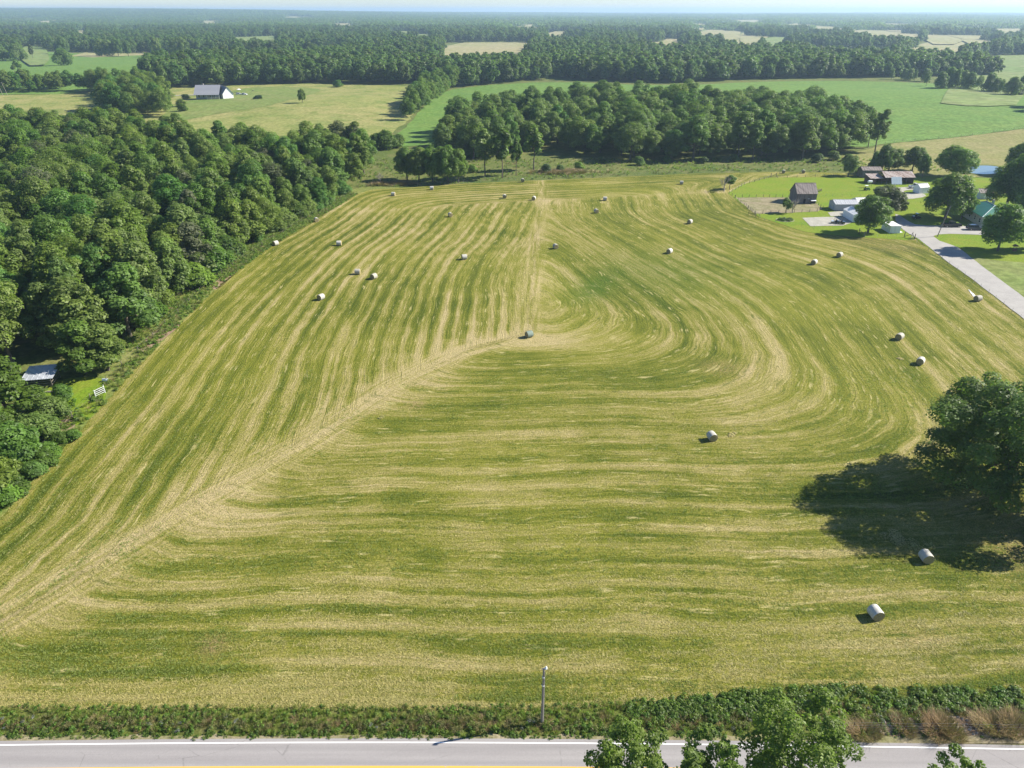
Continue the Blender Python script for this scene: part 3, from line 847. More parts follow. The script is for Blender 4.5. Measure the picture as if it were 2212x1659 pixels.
KINDS['shrub0'] = tree_kind('shrub', 350, 4.2, 3.0, 0.2, 14, 3200, 0.22, 0.12, 0.42, skirt=1)
KINDS['shrub1'] = tree_kind('shrub', 351, 7.0, 4.2, 0.3, 20, 6000, 0.24, 0.15, 0.40, skirt=1)
KINDS['oak'] = tree_kind('oak', 400, 19.0, 12.0, 1.2, 130, 80000, 0.155, 0.6, 0.135, keep=.15)
KINDS['road0'] = tree_kind('roadside_tree', 420, 20.0, 3.4, 7.0, 72, 15500, 0.105, 0.22, 0.17, keep=.3, jit=.9, core=False)
KINDS['road1'] = tree_kind('roadside_tree', 421, 18.0, 2.6, 8.0, 56, 10500, 0.105, 0.18, 0.18, keep=.3, jit=.9, core=False)
KINDS['road2'] = tree_kind('roadside_tree', 422, 22.0, 4.4, 7.0, 100, 24000, 0.105, 0.26, 0.155, keep=.3, jit=.9, core=False)

def with_mat(me, mat):
    key = me.name + '|' + mat.name
    if key not in with_mat.c:
        m2 = me.copy(); m2.materials.clear(); m2.materials.append(mat)
        with_mat.c[key] = m2
    return with_mat.c[key]
with_mat.c = {}

def tree(kind, p, h, label, mat='leaf_wood', group=None, wide=1.0, name='tree', cat='tree', rz=None, bark=True):
    k = KINDS[kind]
    s = h / k['h']
    o = empty(name, p, random.uniform(0, 6.28) if rz is None else rz, label, cat, group)
    o.scale = (s * wide, s * wide, s)
    link('crown', with_mat(k['crown'], M[mat]), o)
    if bark: link('trunk', k['trunk'], o)
    return o

NT_ = [0]
def T(px, py, h, kind, label, mat='leaf_wood', wide=1.0, group=None, **kw):
    NT_[0] += 1
    return tree(kind, at(px, py), h, label, mat, group, wide, **kw)
def T5(cx, cy, *a, **k): return T(*crop(2500, cx, cy), *a, **k)
def T4(cx, cy, *a, **k): return T(*crop(2100, cx, cy), *a, **k)

# the big oak and the trees on the near side of the road
tree('oak', Vector((70.3, 83.0, 0)), 18.2, 'huge spreading dark oak at the right edge casting a wide shadow on the hay', 'leaf_oak', wide=1.30, name='oak_tree', rz=0.4)
tree('shrub1', Vector((73.0, 74.5, 0)), 4.2, 'low leafy sapling under the near side of the huge oak', 'leaf_bright', name='sapling')
def near_tree(px, ptop, y, kind, label, wide=1.0):
    dx, dy, dz = ray(px, ptop)
    tt = y / dy
    return tree(kind, Vector((dx * tt, y, 0)), H + dz * tt, label, 'leaf_road', None, wide, 'roadside_tree', rz=1.0 + px)
near_tree(1375, 1556, 33.0, 'road0', 'slender leafy tree on the near side of the road, left of its neighbours', 1.2)
near_tree(1552, 1598, 32.0, 'road1', 'smallest crown between two taller trees in front of the road', 1.3)
near_tree(1765, 1506, 33.5, 'road2', 'tallest full green tree in front of the road and the weedy verge', 1.25)
near_tree(2105, 1632, 31.5, 'road1', 'treetop just poking up in front of bare road at the bottom right', 1.1)

# farmyard trees
T4(1955, 1028, 11.5, 'yard0', 'round green yard tree with dark trunk beside the small white storage box', 'leaf_farm', 1.13)
T5(400, 800, 10.0, 'yard1', 'grey green spreading tree behind the yard tree and the white sheds', 'leaf_grey', 1.6)
T5(1190, 840, 15.0, 'yard2', 'largest yard tree, standing between the gravel yard and the green roofed house', 'leaf_farm', 1.25)
T5(1400, 850, 9.0, 'yard0', 'lower leafy tree leaning over the dark pickup from the largest yard tree', 'leaf_farm', .95)
T5(1868, 1262, 13.5, 'yard1', 'rounded yard tree on the lawn in front of the green roofed house', 'leaf_farm', 1.0)
T5(1970, 720, 17.0, 'yard2', 'tall dark tree behind the green roofed house next to the pond', 'leaf_wood', 1.1)
T5(2180, 760, 20.0, 'yard1', 'tall tree at the picture edge behind the green roofed house', 'leaf_farm', .8)
T5(2230, 900, 13.0, 'yard0', 'tree half cut by the picture edge beside the rounded lawn tree', 'leaf_farm', .8)
T5(2330, 1240, 12.0, 'yard2', 'lawn tree almost outside the right edge of the picture', 'leaf_farm', .8)
T5(450, 235, 10.0, 'yard1', 'dark tree over the left end of the rusty open shed', 'leaf_oak', 1.25)
T5(760, 228, 10.5, 'yard2', 'dark crowned tree with pale leaning trunk behind the rusty shed roof', 'leaf_oak', 1.2)
T5(890, 312, 9.5, 'yard0', 'small dark tree with a thin straight trunk right of the rusty shed', 'leaf_oak', .6)
T5(1280, 300, 12.5, 'yard1', 'big round tree in front of the pond', 'leaf_farm', 1.6)
T5(2120, 260, 13.0, 'yard2', 'bushy tree on the right bank of the pond', 'leaf_farm', 1.2)
T4(1705, 288, 8.5, 'yard0', 'low wide spreading tree with forked trunk at the back of the bright lawn', 'leaf_grove', .95)
T4(2050, 215, 8.0, 'shrub1', 'dense shrubby tree left of the rusty open shed', 'leaf_grove', .8)
T4(165, 462, 5.6, 'open0', 'small green tree beside the bare tree at the lawn corner', 'leaf_farm', 1.25)
T4(888, 768, 5.2, 'open0', 'small dark leafy tree in the fenced dirt pen', 'leaf_grove', 1.1)
T4(2130, 250, 12.0, 'yard2', 'dark tree against the woods at the far left end of the rusty shed', 'leaf_oak', .7)

def bare_tree(p, h, label, seed, name='bare_tree', mat=None):
    r = random.Random(seed)
    root = empty(name, p, r.uniform(0, 6), label, 'tree')
    mb = MB()
    mb.tube([(0, 0, -.2), (.05 * h, 0, h * .2), (.04 * h, .03 * h, h * .45)], [h * .035, h * .028, h * .018], 7)
    mb.build('trunk', mat or M['deadwood'], root)
    br = MB()
    def grow(a, d, L, w, lev):
        b = a + d * L
        br.tube([a, a.lerp(b, .5) + Vector((r.uniform(-.1, .1) * L, r.uniform(-.1, .1) * L, 0)), b], [w, w * .75, w * .45], 4, False)
        if lev:
            for _ in range(4):
                nd = (d + Vector((r.uniform(-.8, .8), r.uniform(-.8, .8), r.uniform(-.1, .6)))).normalized()
                grow(a.lerp(b, r.uniform(.4, 1)), nd, L * r.uniform(.5, .8), w * .5, lev - 1)
    for k in range(6):
        a = k * 1.05
        grow(Vector((.04 * h, .02 * h, h * r.uniform(.2, .45))), Vector((math.cos(a) * .7, math.sin(a) * .7, .8)).normalized(), h * .28, h * .017, 3)
    br.build('branches', mat or M['deadwood'], root)
    return root
bare_tree(c4(93, 490), 6.6, 'leafless grey tree at the corner where the lawn meets the hay field', 3)
bare_tree(c4(980, 770), 6.0, 'pale dead tree with bare branches in front of the weathered barn', 5)
bare_tree(at(822, 398), 5.0, 'thin dead snag by the far left corner of the hay field', 8)

# single trees in the fields beyond
for a in [
    (653, 222, 9.5, 'yard0', 'lone small round tree in the pale pasture right of the blue roofed house', 'leaf_wood', .75),
    (138, 141, 19, 'shrub1', 'broad grey tree clump alone in the middle of the far left green field', 'leaf_grove', 1.0),
    (40, 155, 12, 'open0', 'small tree pair alone low in the far left green field', 'leaf_wood', 1.0),
    (32, 156, 8, 'open0', 'lesser tree of the pair in the far left green field', 'leaf_grove', 1.0),
    (40, 131, 22, 'shrub1', 'large bushy tree at the left margin of the far green field', 'leaf_grove', .9),
    (6, 131, 18, 'shrub1', 'tree at the left picture edge beyond the far green field', 'leaf_grove', 1.0),
    (72, 128, 20, 'tall0', 'pale tall tree next to the large bushy tree at the far field margin', 'leaf_grey', 1.0),
    (278, 122, 22, 'yard0', 'tree with thin trunk, second from the right of the row along the far field', 'leaf_grove', .7),
    (340, 123, 26, 'yard1', 'taller tree left of the twin trees along the far field', 'leaf_grove', .7),
    (380, 124, 26, 'yard2', 'left one of the twin trees at the right end of the far field', 'leaf_grove', .7),
    (396, 125, 28, 'yard0', 'right one of the twin trees at the right end of the far field', 'leaf_grove', .9),
    (220, 121, 24, 'shrub1', 'leftmost bushy clump of the row along the far field', 'leaf_grove', .8),
    (238, 121, 22, 'shrub1', 'second bushy clump of the row along the far field', 'leaf_grove', .8),
    (256, 121, 24, 'yard1', 'third crown of the row along the far field, slightly paler', 'leaf_grove', .8),
    (140, 118, 26, 'yard2', 'pale tree at the wood edge behind the tree clump in the far field', 'leaf_grove', .8),
    (730, 188, 6, 'shrub1', 'low dark bush at the foot of the tree belt behind the pale pasture', 'leaf_wood', 1.5),
    (1018, 340, 9.0, 'shrub1', 'low dark shrubby tree left of the middle grove', 'leaf_oak', 1.0),
    (835, 322, 9.0, 'shrub1', 'dark bushes right of the pale tipped tree at the end of the left wood', 'leaf_oak', 1.1),
    (860, 318, 6.0, 'shrub0', 'lower dark bush at the lane mouth beside the left wood', 'leaf_oak', 1.1),
    (815, 322, 7.0, 'shrub0', 'dark bush tucked against the end of the left wood', 'leaf_oak', 1.1),
]:
    T(*a)
CLUMP = [(880, 388, 13, 'yard0', .9), (905, 392, 13.5, 'yard1', .9), (935, 393, 14.0, 'yard2', .95), (968, 394, 14.5, 'yard0', .9), (990, 394, 13.0, 'yard1', .75)]
for i, (px, py, h, k, w) in enumerate(CLUMP):
    T(px, py, h, k, 'green tree in the short dark clump at the far side of the hay field', 'leaf_farm' if i in (2, 3, 4) else 'leaf_wood', w, 'clump by the far edge of the hay field')
T(735, 352, 18.5, 'wood1', 'pale tipped big tree at the far end of the left wood', 'leaf_grey', 1.15)
T(768, 356, 17.5, 'wood2', 'silvery tree last in the left wood toward the grove', 'leaf_grey', 1.05)
T(700, 352, 17.0, 'wood3', 'dull tree behind the pale tipped ones at the end of the left wood', 'leaf_grove', 1.1)
T(1048, 382, 19.0, 'open1', 'airy grey green tree standing free before the middle grove, taller of a pair', 'leaf_grove', 1.05)
T(1085, 384, 19.5, 'open1', 'airy yellow tipped tree standing free before the middle grove, beside its grey twin', 'leaf_bright', 1.0)
T(1153, 366, 18.5, 'open1', 'fresh green slim tree with bare lower trunk in front of the middle grove', 'leaf_farm', 1.05)
T(1115, 378, 15.0, 'open1', 'dark half bare tree between the yellow tipped and the fresh green tree', 'leaf_oak', .7)
T(1890, 328, 20.0, 'tall0', 'tall tree with clear trunk standing apart at the right end of the middle grove', 'leaf_wood', 1.2)
T(1875, 318, 18.0, 'wood1', 'bushy tree behind the standalone tree at the right end of the middle grove', 'leaf_wood', .8)
T(1655, 340, 13.0, 'yard0', 'young dark green tree inside the mouth of the grove before the barn', 'leaf_wood', .6)
T(1010, 338, 12.0, 'open1', 'pale green young tree at the left foot of the middle grove', 'leaf_grey', 1.3)
# dark cedars and shrubs along the right hedgerow
RH = [(2000, 186, 15), (2030, 191, 17), (2048, 190, 21), (2062, 191, 20), (2075, 190, 18), (2092, 193, 17), (2112, 195, 15), (2135, 198, 18), (2150, 200, 14), (2160, 203, 14), (2182, 206, 17), (2205, 196, 15), (1925, 171, 13), (1952, 172, 13), (1963, 174, 14), (1975, 175, 13), (1998, 176, 15), (2130, 156, 18), (2240, 204, 20), (2250, 232, 22), (2272, 240, 24)]
for i, (px, py, h) in enumerate(RH):
    tree('shrub1' if i % 3 else 'wood%d' % (i % 5), at(px, py), h * .8, 'dark shrubby tree in the hedgerow along the right green field', 'leaf_oak' if i % 2 else 'leaf_grove', 'hedgerow of the right green field', .8 if i % 3 else .9)
    NT_[0] += 1
tree('shrub0', at(2195, 205), 8.0, 'pale grey bush at the hedgerow end by the right picture edge', 'leaf_grey', None, 1.2)

# the woods ---------------------------------------------------------------
def scatter(poly, spacing, seed, jit=0.34):
    r = np.random.default_rng(seed)
    P = np.array([q[:2] for q in poly])
    x0, y0 = P.min(0); x1, y1 = P.max(0)
    gx, gy = np.meshgrid(np.arange(x0, x1 + spacing, spacing), np.arange(y0, y1 + spacing, spacing * .87))
    gx = gx + (np.arange(gx.shape[0])[:, None] % 2) * spacing / 2
    gx = gx + r.normal(size=gx.shape) * spacing * jit * .6; gy = gy + r.normal(size=gx.shape) * spacing * jit * .6
    k = inside(P, gx, gy)
    return np.column_stack([gx[k], gy[k]])

LW = [(-80, 126), (-81, 150), (-80, 172), (-77, 205), (-71, 238), (-63.5, 262), (-60, 292), (-60, 322), (-72, 334), (-104, 330), (-130, 335), (-165, 358), (-215, 396), (-440, 405), (-420, 230), (-250, 126), (-110, 118), (-96, 120), (-92, 126)]
GROVE = G((955, 345), (962, 312), (972, 288), (1030, 266), (1100, 256), (1300, 240), (1600, 240), (1780, 255), (1860, 290), (1850, 325), (1760, 345), (1640, 352), (1450, 348), (1350, 345), (1250, 335), (1200, 328), (1100, 340), (1030, 348))
HEDGE = G((868, 262), (890, 258), (925, 232), (960, 205), (1000, 180), (985, 176), (950, 180), (905, 205), (880, 235))
KNOLL = G((228, 246), (300, 256), (360, 252), (375, 240), (350, 215), (330, 200), (290, 195), (240, 205), (180, 200), (172, 195), (230, 192))
LHEDGE = G((-200, 205), (150, 198), (158, 193), (120, 188), (-200, 190))
BELT = G((350, 192), (520, 185), (700, 180), (880, 183), (985, 176), (1010, 187), (1200, 170), (1450, 181), (1600, 172), (1800, 169), (2000, 166), (2150, 163), (2130, 148), (1950, 140), (1830, 138), (1740, 128), (1600, 124), (1400, 124), (1240, 128), (1160, 150), (900, 152), (850, 130), (740, 126), (640, 142), (500, 140), (350, 152), (310, 170))
WOODS = []   # x, y, height, kind, material, zone
wr = np.random.default_rng(11)
WK = ['wood%d' % i for i in range(7)] + ['tall0', 'tall1', 'tall2']
for zone, poly, sp, h0, mat, seed in (('left', LW, 8.0, 16.5, 'leaf_wood', 1), ('grove', GROVE, 10.4, 17.0, 'leaf_grove', 2), ('hedge', HEDGE, 7.0, 14.5, 'leaf_wood', 3), ('knoll', KNOLL, 9.0, 17.0, 'leaf_wood', 4), ('lhedge', LHEDGE, 9.5, 14.0, 'leaf_wood', 5), ('belt', BELT, 10.0, 18.0, 'leaf_far', 6)):
    for x, y in scatter(poly, sp, seed):
        u = wr.random()
        m = mat
        if zone == 'left': m = 'leaf_bright' if u < .10 else ('leaf_grey' if u < .14 else ('leaf_grove' if u < .28 else mat))
        if zone == 'grove': m = 'leaf_wood' if u < .3 else ('leaf_bright' if u < .34 else mat)
        if zone == 'hedge': m = 'leaf_bright' if u < .35 else 'leaf_farm' if u < .7 else mat
        hh = h0 * (0.68 + 0.55 * wr.random() ** 1.2); ek = None
        if zone == 'left':
            e = float(seg_dist(LEFT, x, y, False))
            if e < 17: hh *= 0.85; ek = 'edge%d' % int(wr.integers(3))
        WOODS.append([x, y, hh, ek or WK[int(wr.integers(len(WK)))], m, zone, (1.02 if zone != 'grove' else 1.2) + .4 * wr.random()])
def seen(w):
    z = float(terrain(w[0], w[1]))
    a = project(w[0], w[1], z + w[2])
    return -70 < a[0] < 2282 and a[1] < 1700
near = [w for w in WOODS if seen(w)]
near.sort(key=lambda w: math.hypot(w[0], w[1]) / w[2] * (1.0 if w[5] != 'left' else 1.12))
N_IND = max(0, 296 - NT_[0] - 12)
pick = near[:N_IND]
picked = set(id(w) for w in pick)
LEFTB = LEFT
LAB = {
    'front': ('leafy tree in the front row of the left wood, along the hay field', 'front row of the left wood'),
    'left': ('tall broadleaf tree inside the dense wood left of the hay field', 'trees inside the left wood'),
    'gfront': ('tree with shaded trunk at the front of the grove behind the hay field', 'front of the middle grove'),
    'grove': ('grey green tree inside the grove behind the hay field', 'trees inside the middle grove'),
    'hedge': ('tree in the short diagonal hedge between the pale pasture and the green field', 'diagonal hedge trees'),
    'knoll': ('tree in the dark clump left of the blue roofed house', 'clump left of the far house'),
    'lhedge': ('tree in the hedgerow below the far left green field', 'left hedgerow trees'),
    'belt': ('tree in the long dark belt behind the far fields', 'long tree belt'),
}
LOOK = {'leaf_wood': 'mid green', 'leaf_bright': 'bright yellow green', 'leaf_grey': 'pale grey green', 'leaf_grove': 'dull olive green', 'leaf_far': 'dark', 'leaf_farm': 'fresh green'}
for w in pick:
    z = w[5]
    if z == 'left' and float(seg_dist(LEFT, w[0], w[1], False)) < 19: z = 'front'
    if z == 'grove' and w[1] < 362: z = 'gfront'
    lab, grp = LAB[z]
    if z in ('left', 'front'):
        part = 'near' if w[1] < 190 else ('middle' if w[1] < 265 else 'far')
        lab = LOOK[w[4]] + (' tree in the front row of the left wood, ' if z == 'front' else ' broadleaf tree inside the left wood, ') + part + ' part of it'
    elif z in ('grove', 'gfront'):
        part = 'left' if w[0] < 40 else ('middle' if w[0] < 120 else 'right')
        lab = LOOK[w[4]] + (' tree at the front of the middle grove, ' if z == 'gfront' else ' tree inside the middle grove, ') + part + ' third of it'
    tree(w[3], Vector((w[0], w[1], float(terrain(w[0], w[1])))), w[2], lab, w[4], grp + ', ' + LOOK[w[4]], w[6])
# clearing trees on the far left, near the wooden shed
for px, py, h, k, lab, mat in [
    (20, 908, 12.0, 'edge0', 'bright green tree at the left picture edge before the small tin roofed shed', 'leaf_bright'),
    (-60, 850, 17.0, 'wood1', 'blue green tree cut by the left picture edge beside the tin roofed shed', 'leaf_grey'),
    (-10, 985, 12.0, 'wood4', 'tree at the left picture edge below the bright clearing', 'leaf_bright'),
    (-30, 1085, 10.0, 'edge2', 'tangled shrub tree low at the left picture edge', 'leaf_wood'),
    (40, 1000, 7.0, 'shrub1', 'dense bush below the bright clearing on the left', 'leaf_wood'),
    (185, 805, 11.0, 'edge1', 'wide dark tree with skirts to the ground right of the tin roofed shed', 'leaf_oak'),
    (235, 800, 9.5, 'edge2', 'rounded dark green tree between the wide skirted tree and the hay field', 'leaf_wood'),
]:
    tree(k, at(px, py), h, lab, mat, None, 1.45 if k.startswith('edge') else 1.1)
    NT_[0] += 1

# ---- the rest of the woods: one mass, instanced
def instancer(name, pts, sc, rot, idx, sources, kind='stuff', label=None, mat=None):
    pts = np.asarray(pts, float)
    me = bpy.data.meshes.new(name)
    me.vertices.add(len(pts)); me.vertices.foreach_set('co', pts.astype(np.float32).ravel())
    sc = np.asarray(sc, float)
    if sc.ndim == 1: sc = np.column_stack([sc, sc, sc])
    a = me.attributes.new('scl', 'FLOAT_VECTOR', 'POINT'); a.data.foreach_set('vector', sc.astype(np.float32).ravel())
    a = me.attributes.new('rot', 'FLOAT', 'POINT'); a.data.foreach_set('value', np.asarray(rot, np.float32))
    a = me.attributes.new('idx', 'INT', 'POINT'); a.data.foreach_set('value', np.asarray(idx, np.int32))
    o = link(name, me); o['kind'] = kind
    if label: o['label'] = label
    ng = bpy.data.node_groups.new(name, 'GeometryNodeTree')
    ng.interface.new_socket('Geometry', in_out='INPUT', socket_type='NodeSocketGeometry')
    ng.interface.new_socket('Geometry', in_out='OUTPUT', socket_type='NodeSocketGeometry')
    gi = ng.nodes.new('NodeGroupInput'); go = ng.nodes.new('NodeGroupOutput')
    ip = ng.nodes.new('GeometryNodeInstanceOnPoints')
    jn = ng.nodes.new('GeometryNodeJoinGeometry')
    for s in reversed(sources):
        oi = ng.nodes.new('GeometryNodeObjectInfo'); oi.transform_space = 'ORIGINAL'
        oi.inputs['Object'].default_value = s; oi.inputs['As Instance'].default_value = True
        ng.links.new(oi.outputs['Geometry'], jn.inputs[0])
    def attr(nm, ty):
        n = ng.nodes.new('GeometryNodeInputNamedAttribute'); n.data_type = ty
        n.inputs['Name'].default_value = nm
        return n.outputs[0]
    cx = ng.nodes.new('ShaderNodeCombineXYZ')
    ng.links.new(attr('rot', 'FLOAT'), cx.inputs[2])
    er = ng.nodes.new('FunctionNodeEulerToRotation')
    ng.links.new(cx.outputs[0], er.inputs[0])
    ng.links.new(gi.outputs[0], ip.inputs['Points'])
    ng.links.new(jn.outputs[0], ip.inputs['Instance'])
    ip.inputs['Pick Instance'].default_value = True
    ng.links.new(attr('idx', 'INT'), ip.inputs['Instance Index'])
    ng.links.new(er.outputs[0], ip.inputs['Rotation'])
    ng.links.new(attr('scl', 'FLOAT_VECTOR'), ip.inputs['Scale'])
    ng.links.new(ip.outputs[0], go.inputs[0])
    md = o.modifiers.new('scatter', 'NODES'); md.node_group = ng
    return o

def source(name, me, mat):
    """geometry that only the scatters use; it is not itself in the scene"""
    return bpy.data.objects.new(name, with_mat(me, mat) if mat else me)

rest = [w for w in WOODS if id(w) not in picked and w[5] != 'belt']
mats = ['leaf_wood', 'leaf_grove', 'leaf_bright', 'leaf_grey', 'leaf_farm']
src = []; sidx = {}
for m in mats:
    for k in WK[:6]:
        sidx[(k, m)] = len(src); src.append(source('woodland_crown', KINDS[k]['crown'], M[m]))
pts = []; sc = []; rt = []; ix = []
for w in rest:
    k = WK[(WK.index(w[3]) if w[3] in WK else len(pts)) % 6]
    s = w[2] / KINDS[k]['h']
    pts.append((w[0], w[1], float(terrain(w[0], w[1])))); sc.append((s * w[6], s * w[6], s)); rt.append(wr.random() * 6.28)
    ix.append(sidx[(k, w[4])])
instancer('woodland', pts, sc, rt, ix, src, label='dense mass of broadleaf woods around the hay field')

# ---- distant forest: single trees to 2.6 km, patches of canopy beyond
fsrc = [source('distant_crown', KINDS['far%d' % i]['crown'], M['leaf_far']) for i in range(4)]
pts = [(w[0], w[1], float(terrain(w[0], w[1]))) for w in WOODS if w[5] == 'belt' and id(w) not in picked]
hs = [w[2] for w in WOODS if w[5] == 'belt' and id(w) not in picked]
fr = np.random.default_rng(21)
y = 880.0
P = []
while y < 2700:
    sp = 11.5 + (y - 900) * 0.0022
    half = .72 * (.885 * y + 29) + 60
    xs_ = np.arange(-half, half, sp)
    P.append(np.column_stack([xs_ + fr.normal(size=len(xs_)) * sp * .3, y + fr.normal(size=len(xs_)) * sp * .3]))
    y += sp * .9
P = np.concatenate(P)
keep = np.ones(len(P), bool)
LGF = G((-300, 215), (-300, 128), (0, 128), (70, 108), (190, 113), (340, 116), (440, 121), (330, 150), (240, 175), (170, 204))
def off_fields(P, pad=6):
    k = np.ones(len(P), bool)
    clumps = (np.sin(P[:, 0] * .011 + P[:, 1] * .004 + 1) * np.sin(P[:, 1] * .006 - P[:, 0] * .002) > .60) & (P[:, 1] > 1150)
    for gp in FAR_POLY:
        k &= ~inside(gp, P[:, 0], P[:, 1]) | clumps
    k &= ~inside(LGF, P[:, 0], P[:, 1])
    return k
keep &= off_fields(P)
keep &= ~inside(BELT, P[:, 0], P[:, 1])
# the front of this forest starts behind the belt and behind the far left field
front = np.interp(P[:, 0] / P[:, 1], [-.75, -.45, -.3, -.1, .25, .5, .62, .8], [1250, 1250, 1150, 1010, 1010, 900, 1150, 1300])
keep &= P[:, 1] > front
gapn = np.sin(P[:, 0] * .0061 + 2) * np.sin(P[:, 1] * .0083 + .7) + .5 * np.sin(P[:, 0] * .017 + P[:, 1] * .011)
keep &= ~((gapn > 1.05) & (P[:, 1] > 1500))
P = P[keep]
fz = terrain(P[:, 0], P[:, 1])
pts = np.concatenate([np.array(pts), np.column_stack([P, fz])])
hs = np.concatenate([np.array(hs), 17.0 * (.55 + .8 * fr.random(len(P)))])
s = hs / 19.0
wide = s * (1.0 + .35 * fr.random(len(s)))
instancer('forest', pts, np.column_stack([wide, wide, s]), fr.random(len(s)) * 6.28, fr.integers(4, size=len(s)), fsrc, label='dark continuous forest reaching from the tree belt towards the horizon')

def canopy_patch(seed, w=90.0):
    r = np.random.default_rng(seed)
    lo = []
    for gx in np.arange(-w / 2, w / 2, 11.0):
        for gy in np.arange(-w / 2, w / 2, 11.0):
            lo.append((gx + r.normal() * 3, gy + r.normal() * 3, 8 + r.normal() * 2.0, 7 + r.normal() * 1.2))
    V, F, tint = leaf_cloud(r, lo, 1500, 2.9, up=.5, shell=.85, keep_in=.3)
    V[:, 2] = np.maximum(V[:, 2], .5)
    return np_mesh('canopy_patch', V, F, None, dict(tint=tint))
csrc = [source('canopy_patch', canopy_patch(500 + i), M['leaf_far']) for i in range(4)]
P = []
y = 2640.0
while y < 15000:
    sp = 84 * max(1.0, (y / 5000) ** .8)
    half = .72 * (.885 * y) + 150
    xs_ = np.arange(-half, half, sp)
    P.append(np.column_stack([xs_ + fr.normal(size=len(xs_)) * sp * .22, np.full(len(xs_), y) + fr.normal(size=len(xs_)) * sp * .22, np.full(len(xs_), sp / 84)]))
    y += sp * .95
P = np.concatenate(P)
keep = off_fields(P)
gapn = np.sin(P[:, 0] * .0021 + 2) * np.sin(P[:, 1] * .0027 + .7) + .6 * np.sin(P[:, 0] * .0063 + P[:, 1] * .0041) + .35 * np.sin(P[:, 0] * .019 - P[:, 1] * .013)
keep &= gapn < 1.05
P = P[keep]
sxy = P[:, 2] * 1.02
sz = np.ones(len(P)) * (.8 + .4 * fr.random(len(P)))
instancer('forest', np.column_stack([P[:, 0], P[:, 1], terrain(P[:, 0], P[:, 1])]), np.column_stack([sxy, sxy, sz]), fr.random(len(P)) * 6.28, fr.integers(4, size=len(P)), csrc, label='hazy blue forest canopy along the horizon')
# ------------------------------------------------------------------ round hay bales
def bale_mesh(seed, r=0.86, L=1.62):
    g = np.random.default_rng(seed)
    n, m = 30, 7
    V = []; F = []
    ph = g.random(4) * 6
    for j in range(m):
        x = (j / (m - 1) - .5) * L
        e = 1 - 0.045 * abs(2 * j / (m - 1) - 1) ** 6
        for i in range(n):
            a = 2 * math.pi * i / n
            q = r * e * (1 + .012 * math.sin(3 * a + ph[0]) + .010 * math.sin(7 * a + ph[1] + j) + g.normal() * .004)
            z = q * math.cos(a)
            z = max(z, -r * 0.945)                 # flattened where it rests
            V.append((x, q * math.sin(a), z))
    for j in range(m - 1):
        for i in range(n):
            F.append((j * n + i, j * n + (i + 1) % n, (j + 1) * n + (i + 1) % n, (j + 1) * n + i))
    side = MB(); side.add(V, F)
    ends = []
    for sgn, j in ((-1, 0), (1, m - 1)):
        rim = V[j * n:(j + 1) * n]
        vs = []; fs = []
        K = 7
        for k in range(K):
            f = 1 - k / K
            for i in range(n):
                p = rim[i]
                d = sgn * (0.016 * math.sin(k * 2.4 + i * 2 * math.pi / n) + g.normal() * .008 + 0.03 * (1 - f))
                vs.append((p[0] + (d if k else 0), p[1] * f, p[2] * f))
        c = len(vs); vs.append((sgn * (L / 2 + .03), 0, 0))
        for k in range(K - 1):
            for i in range(n):
                fs.append((k * n + i, k * n + (i + 1) % n, (k + 1) * n + (i + 1) % n, (k + 1) * n + i))
        for i in range(n):
            fs.append(((K - 1) * n + i, (K - 1) * n + (i + 1) % n, c))
        e = MB(); e.add(vs, fs); ends.append(e)
    return side, ends
BM = []
for i in range(3):
    s_, e_ = bale_mesh(30 + i)
    BM.append((s_.mesh('net_wrap', M['wrap'], True), [q.mesh('end_face', M['bale_end']) for q in e_]))
green_wrap = BM[0][0].copy(); green_wrap.materials.clear(); green_wrap.materials.append(M['wrap_green'])
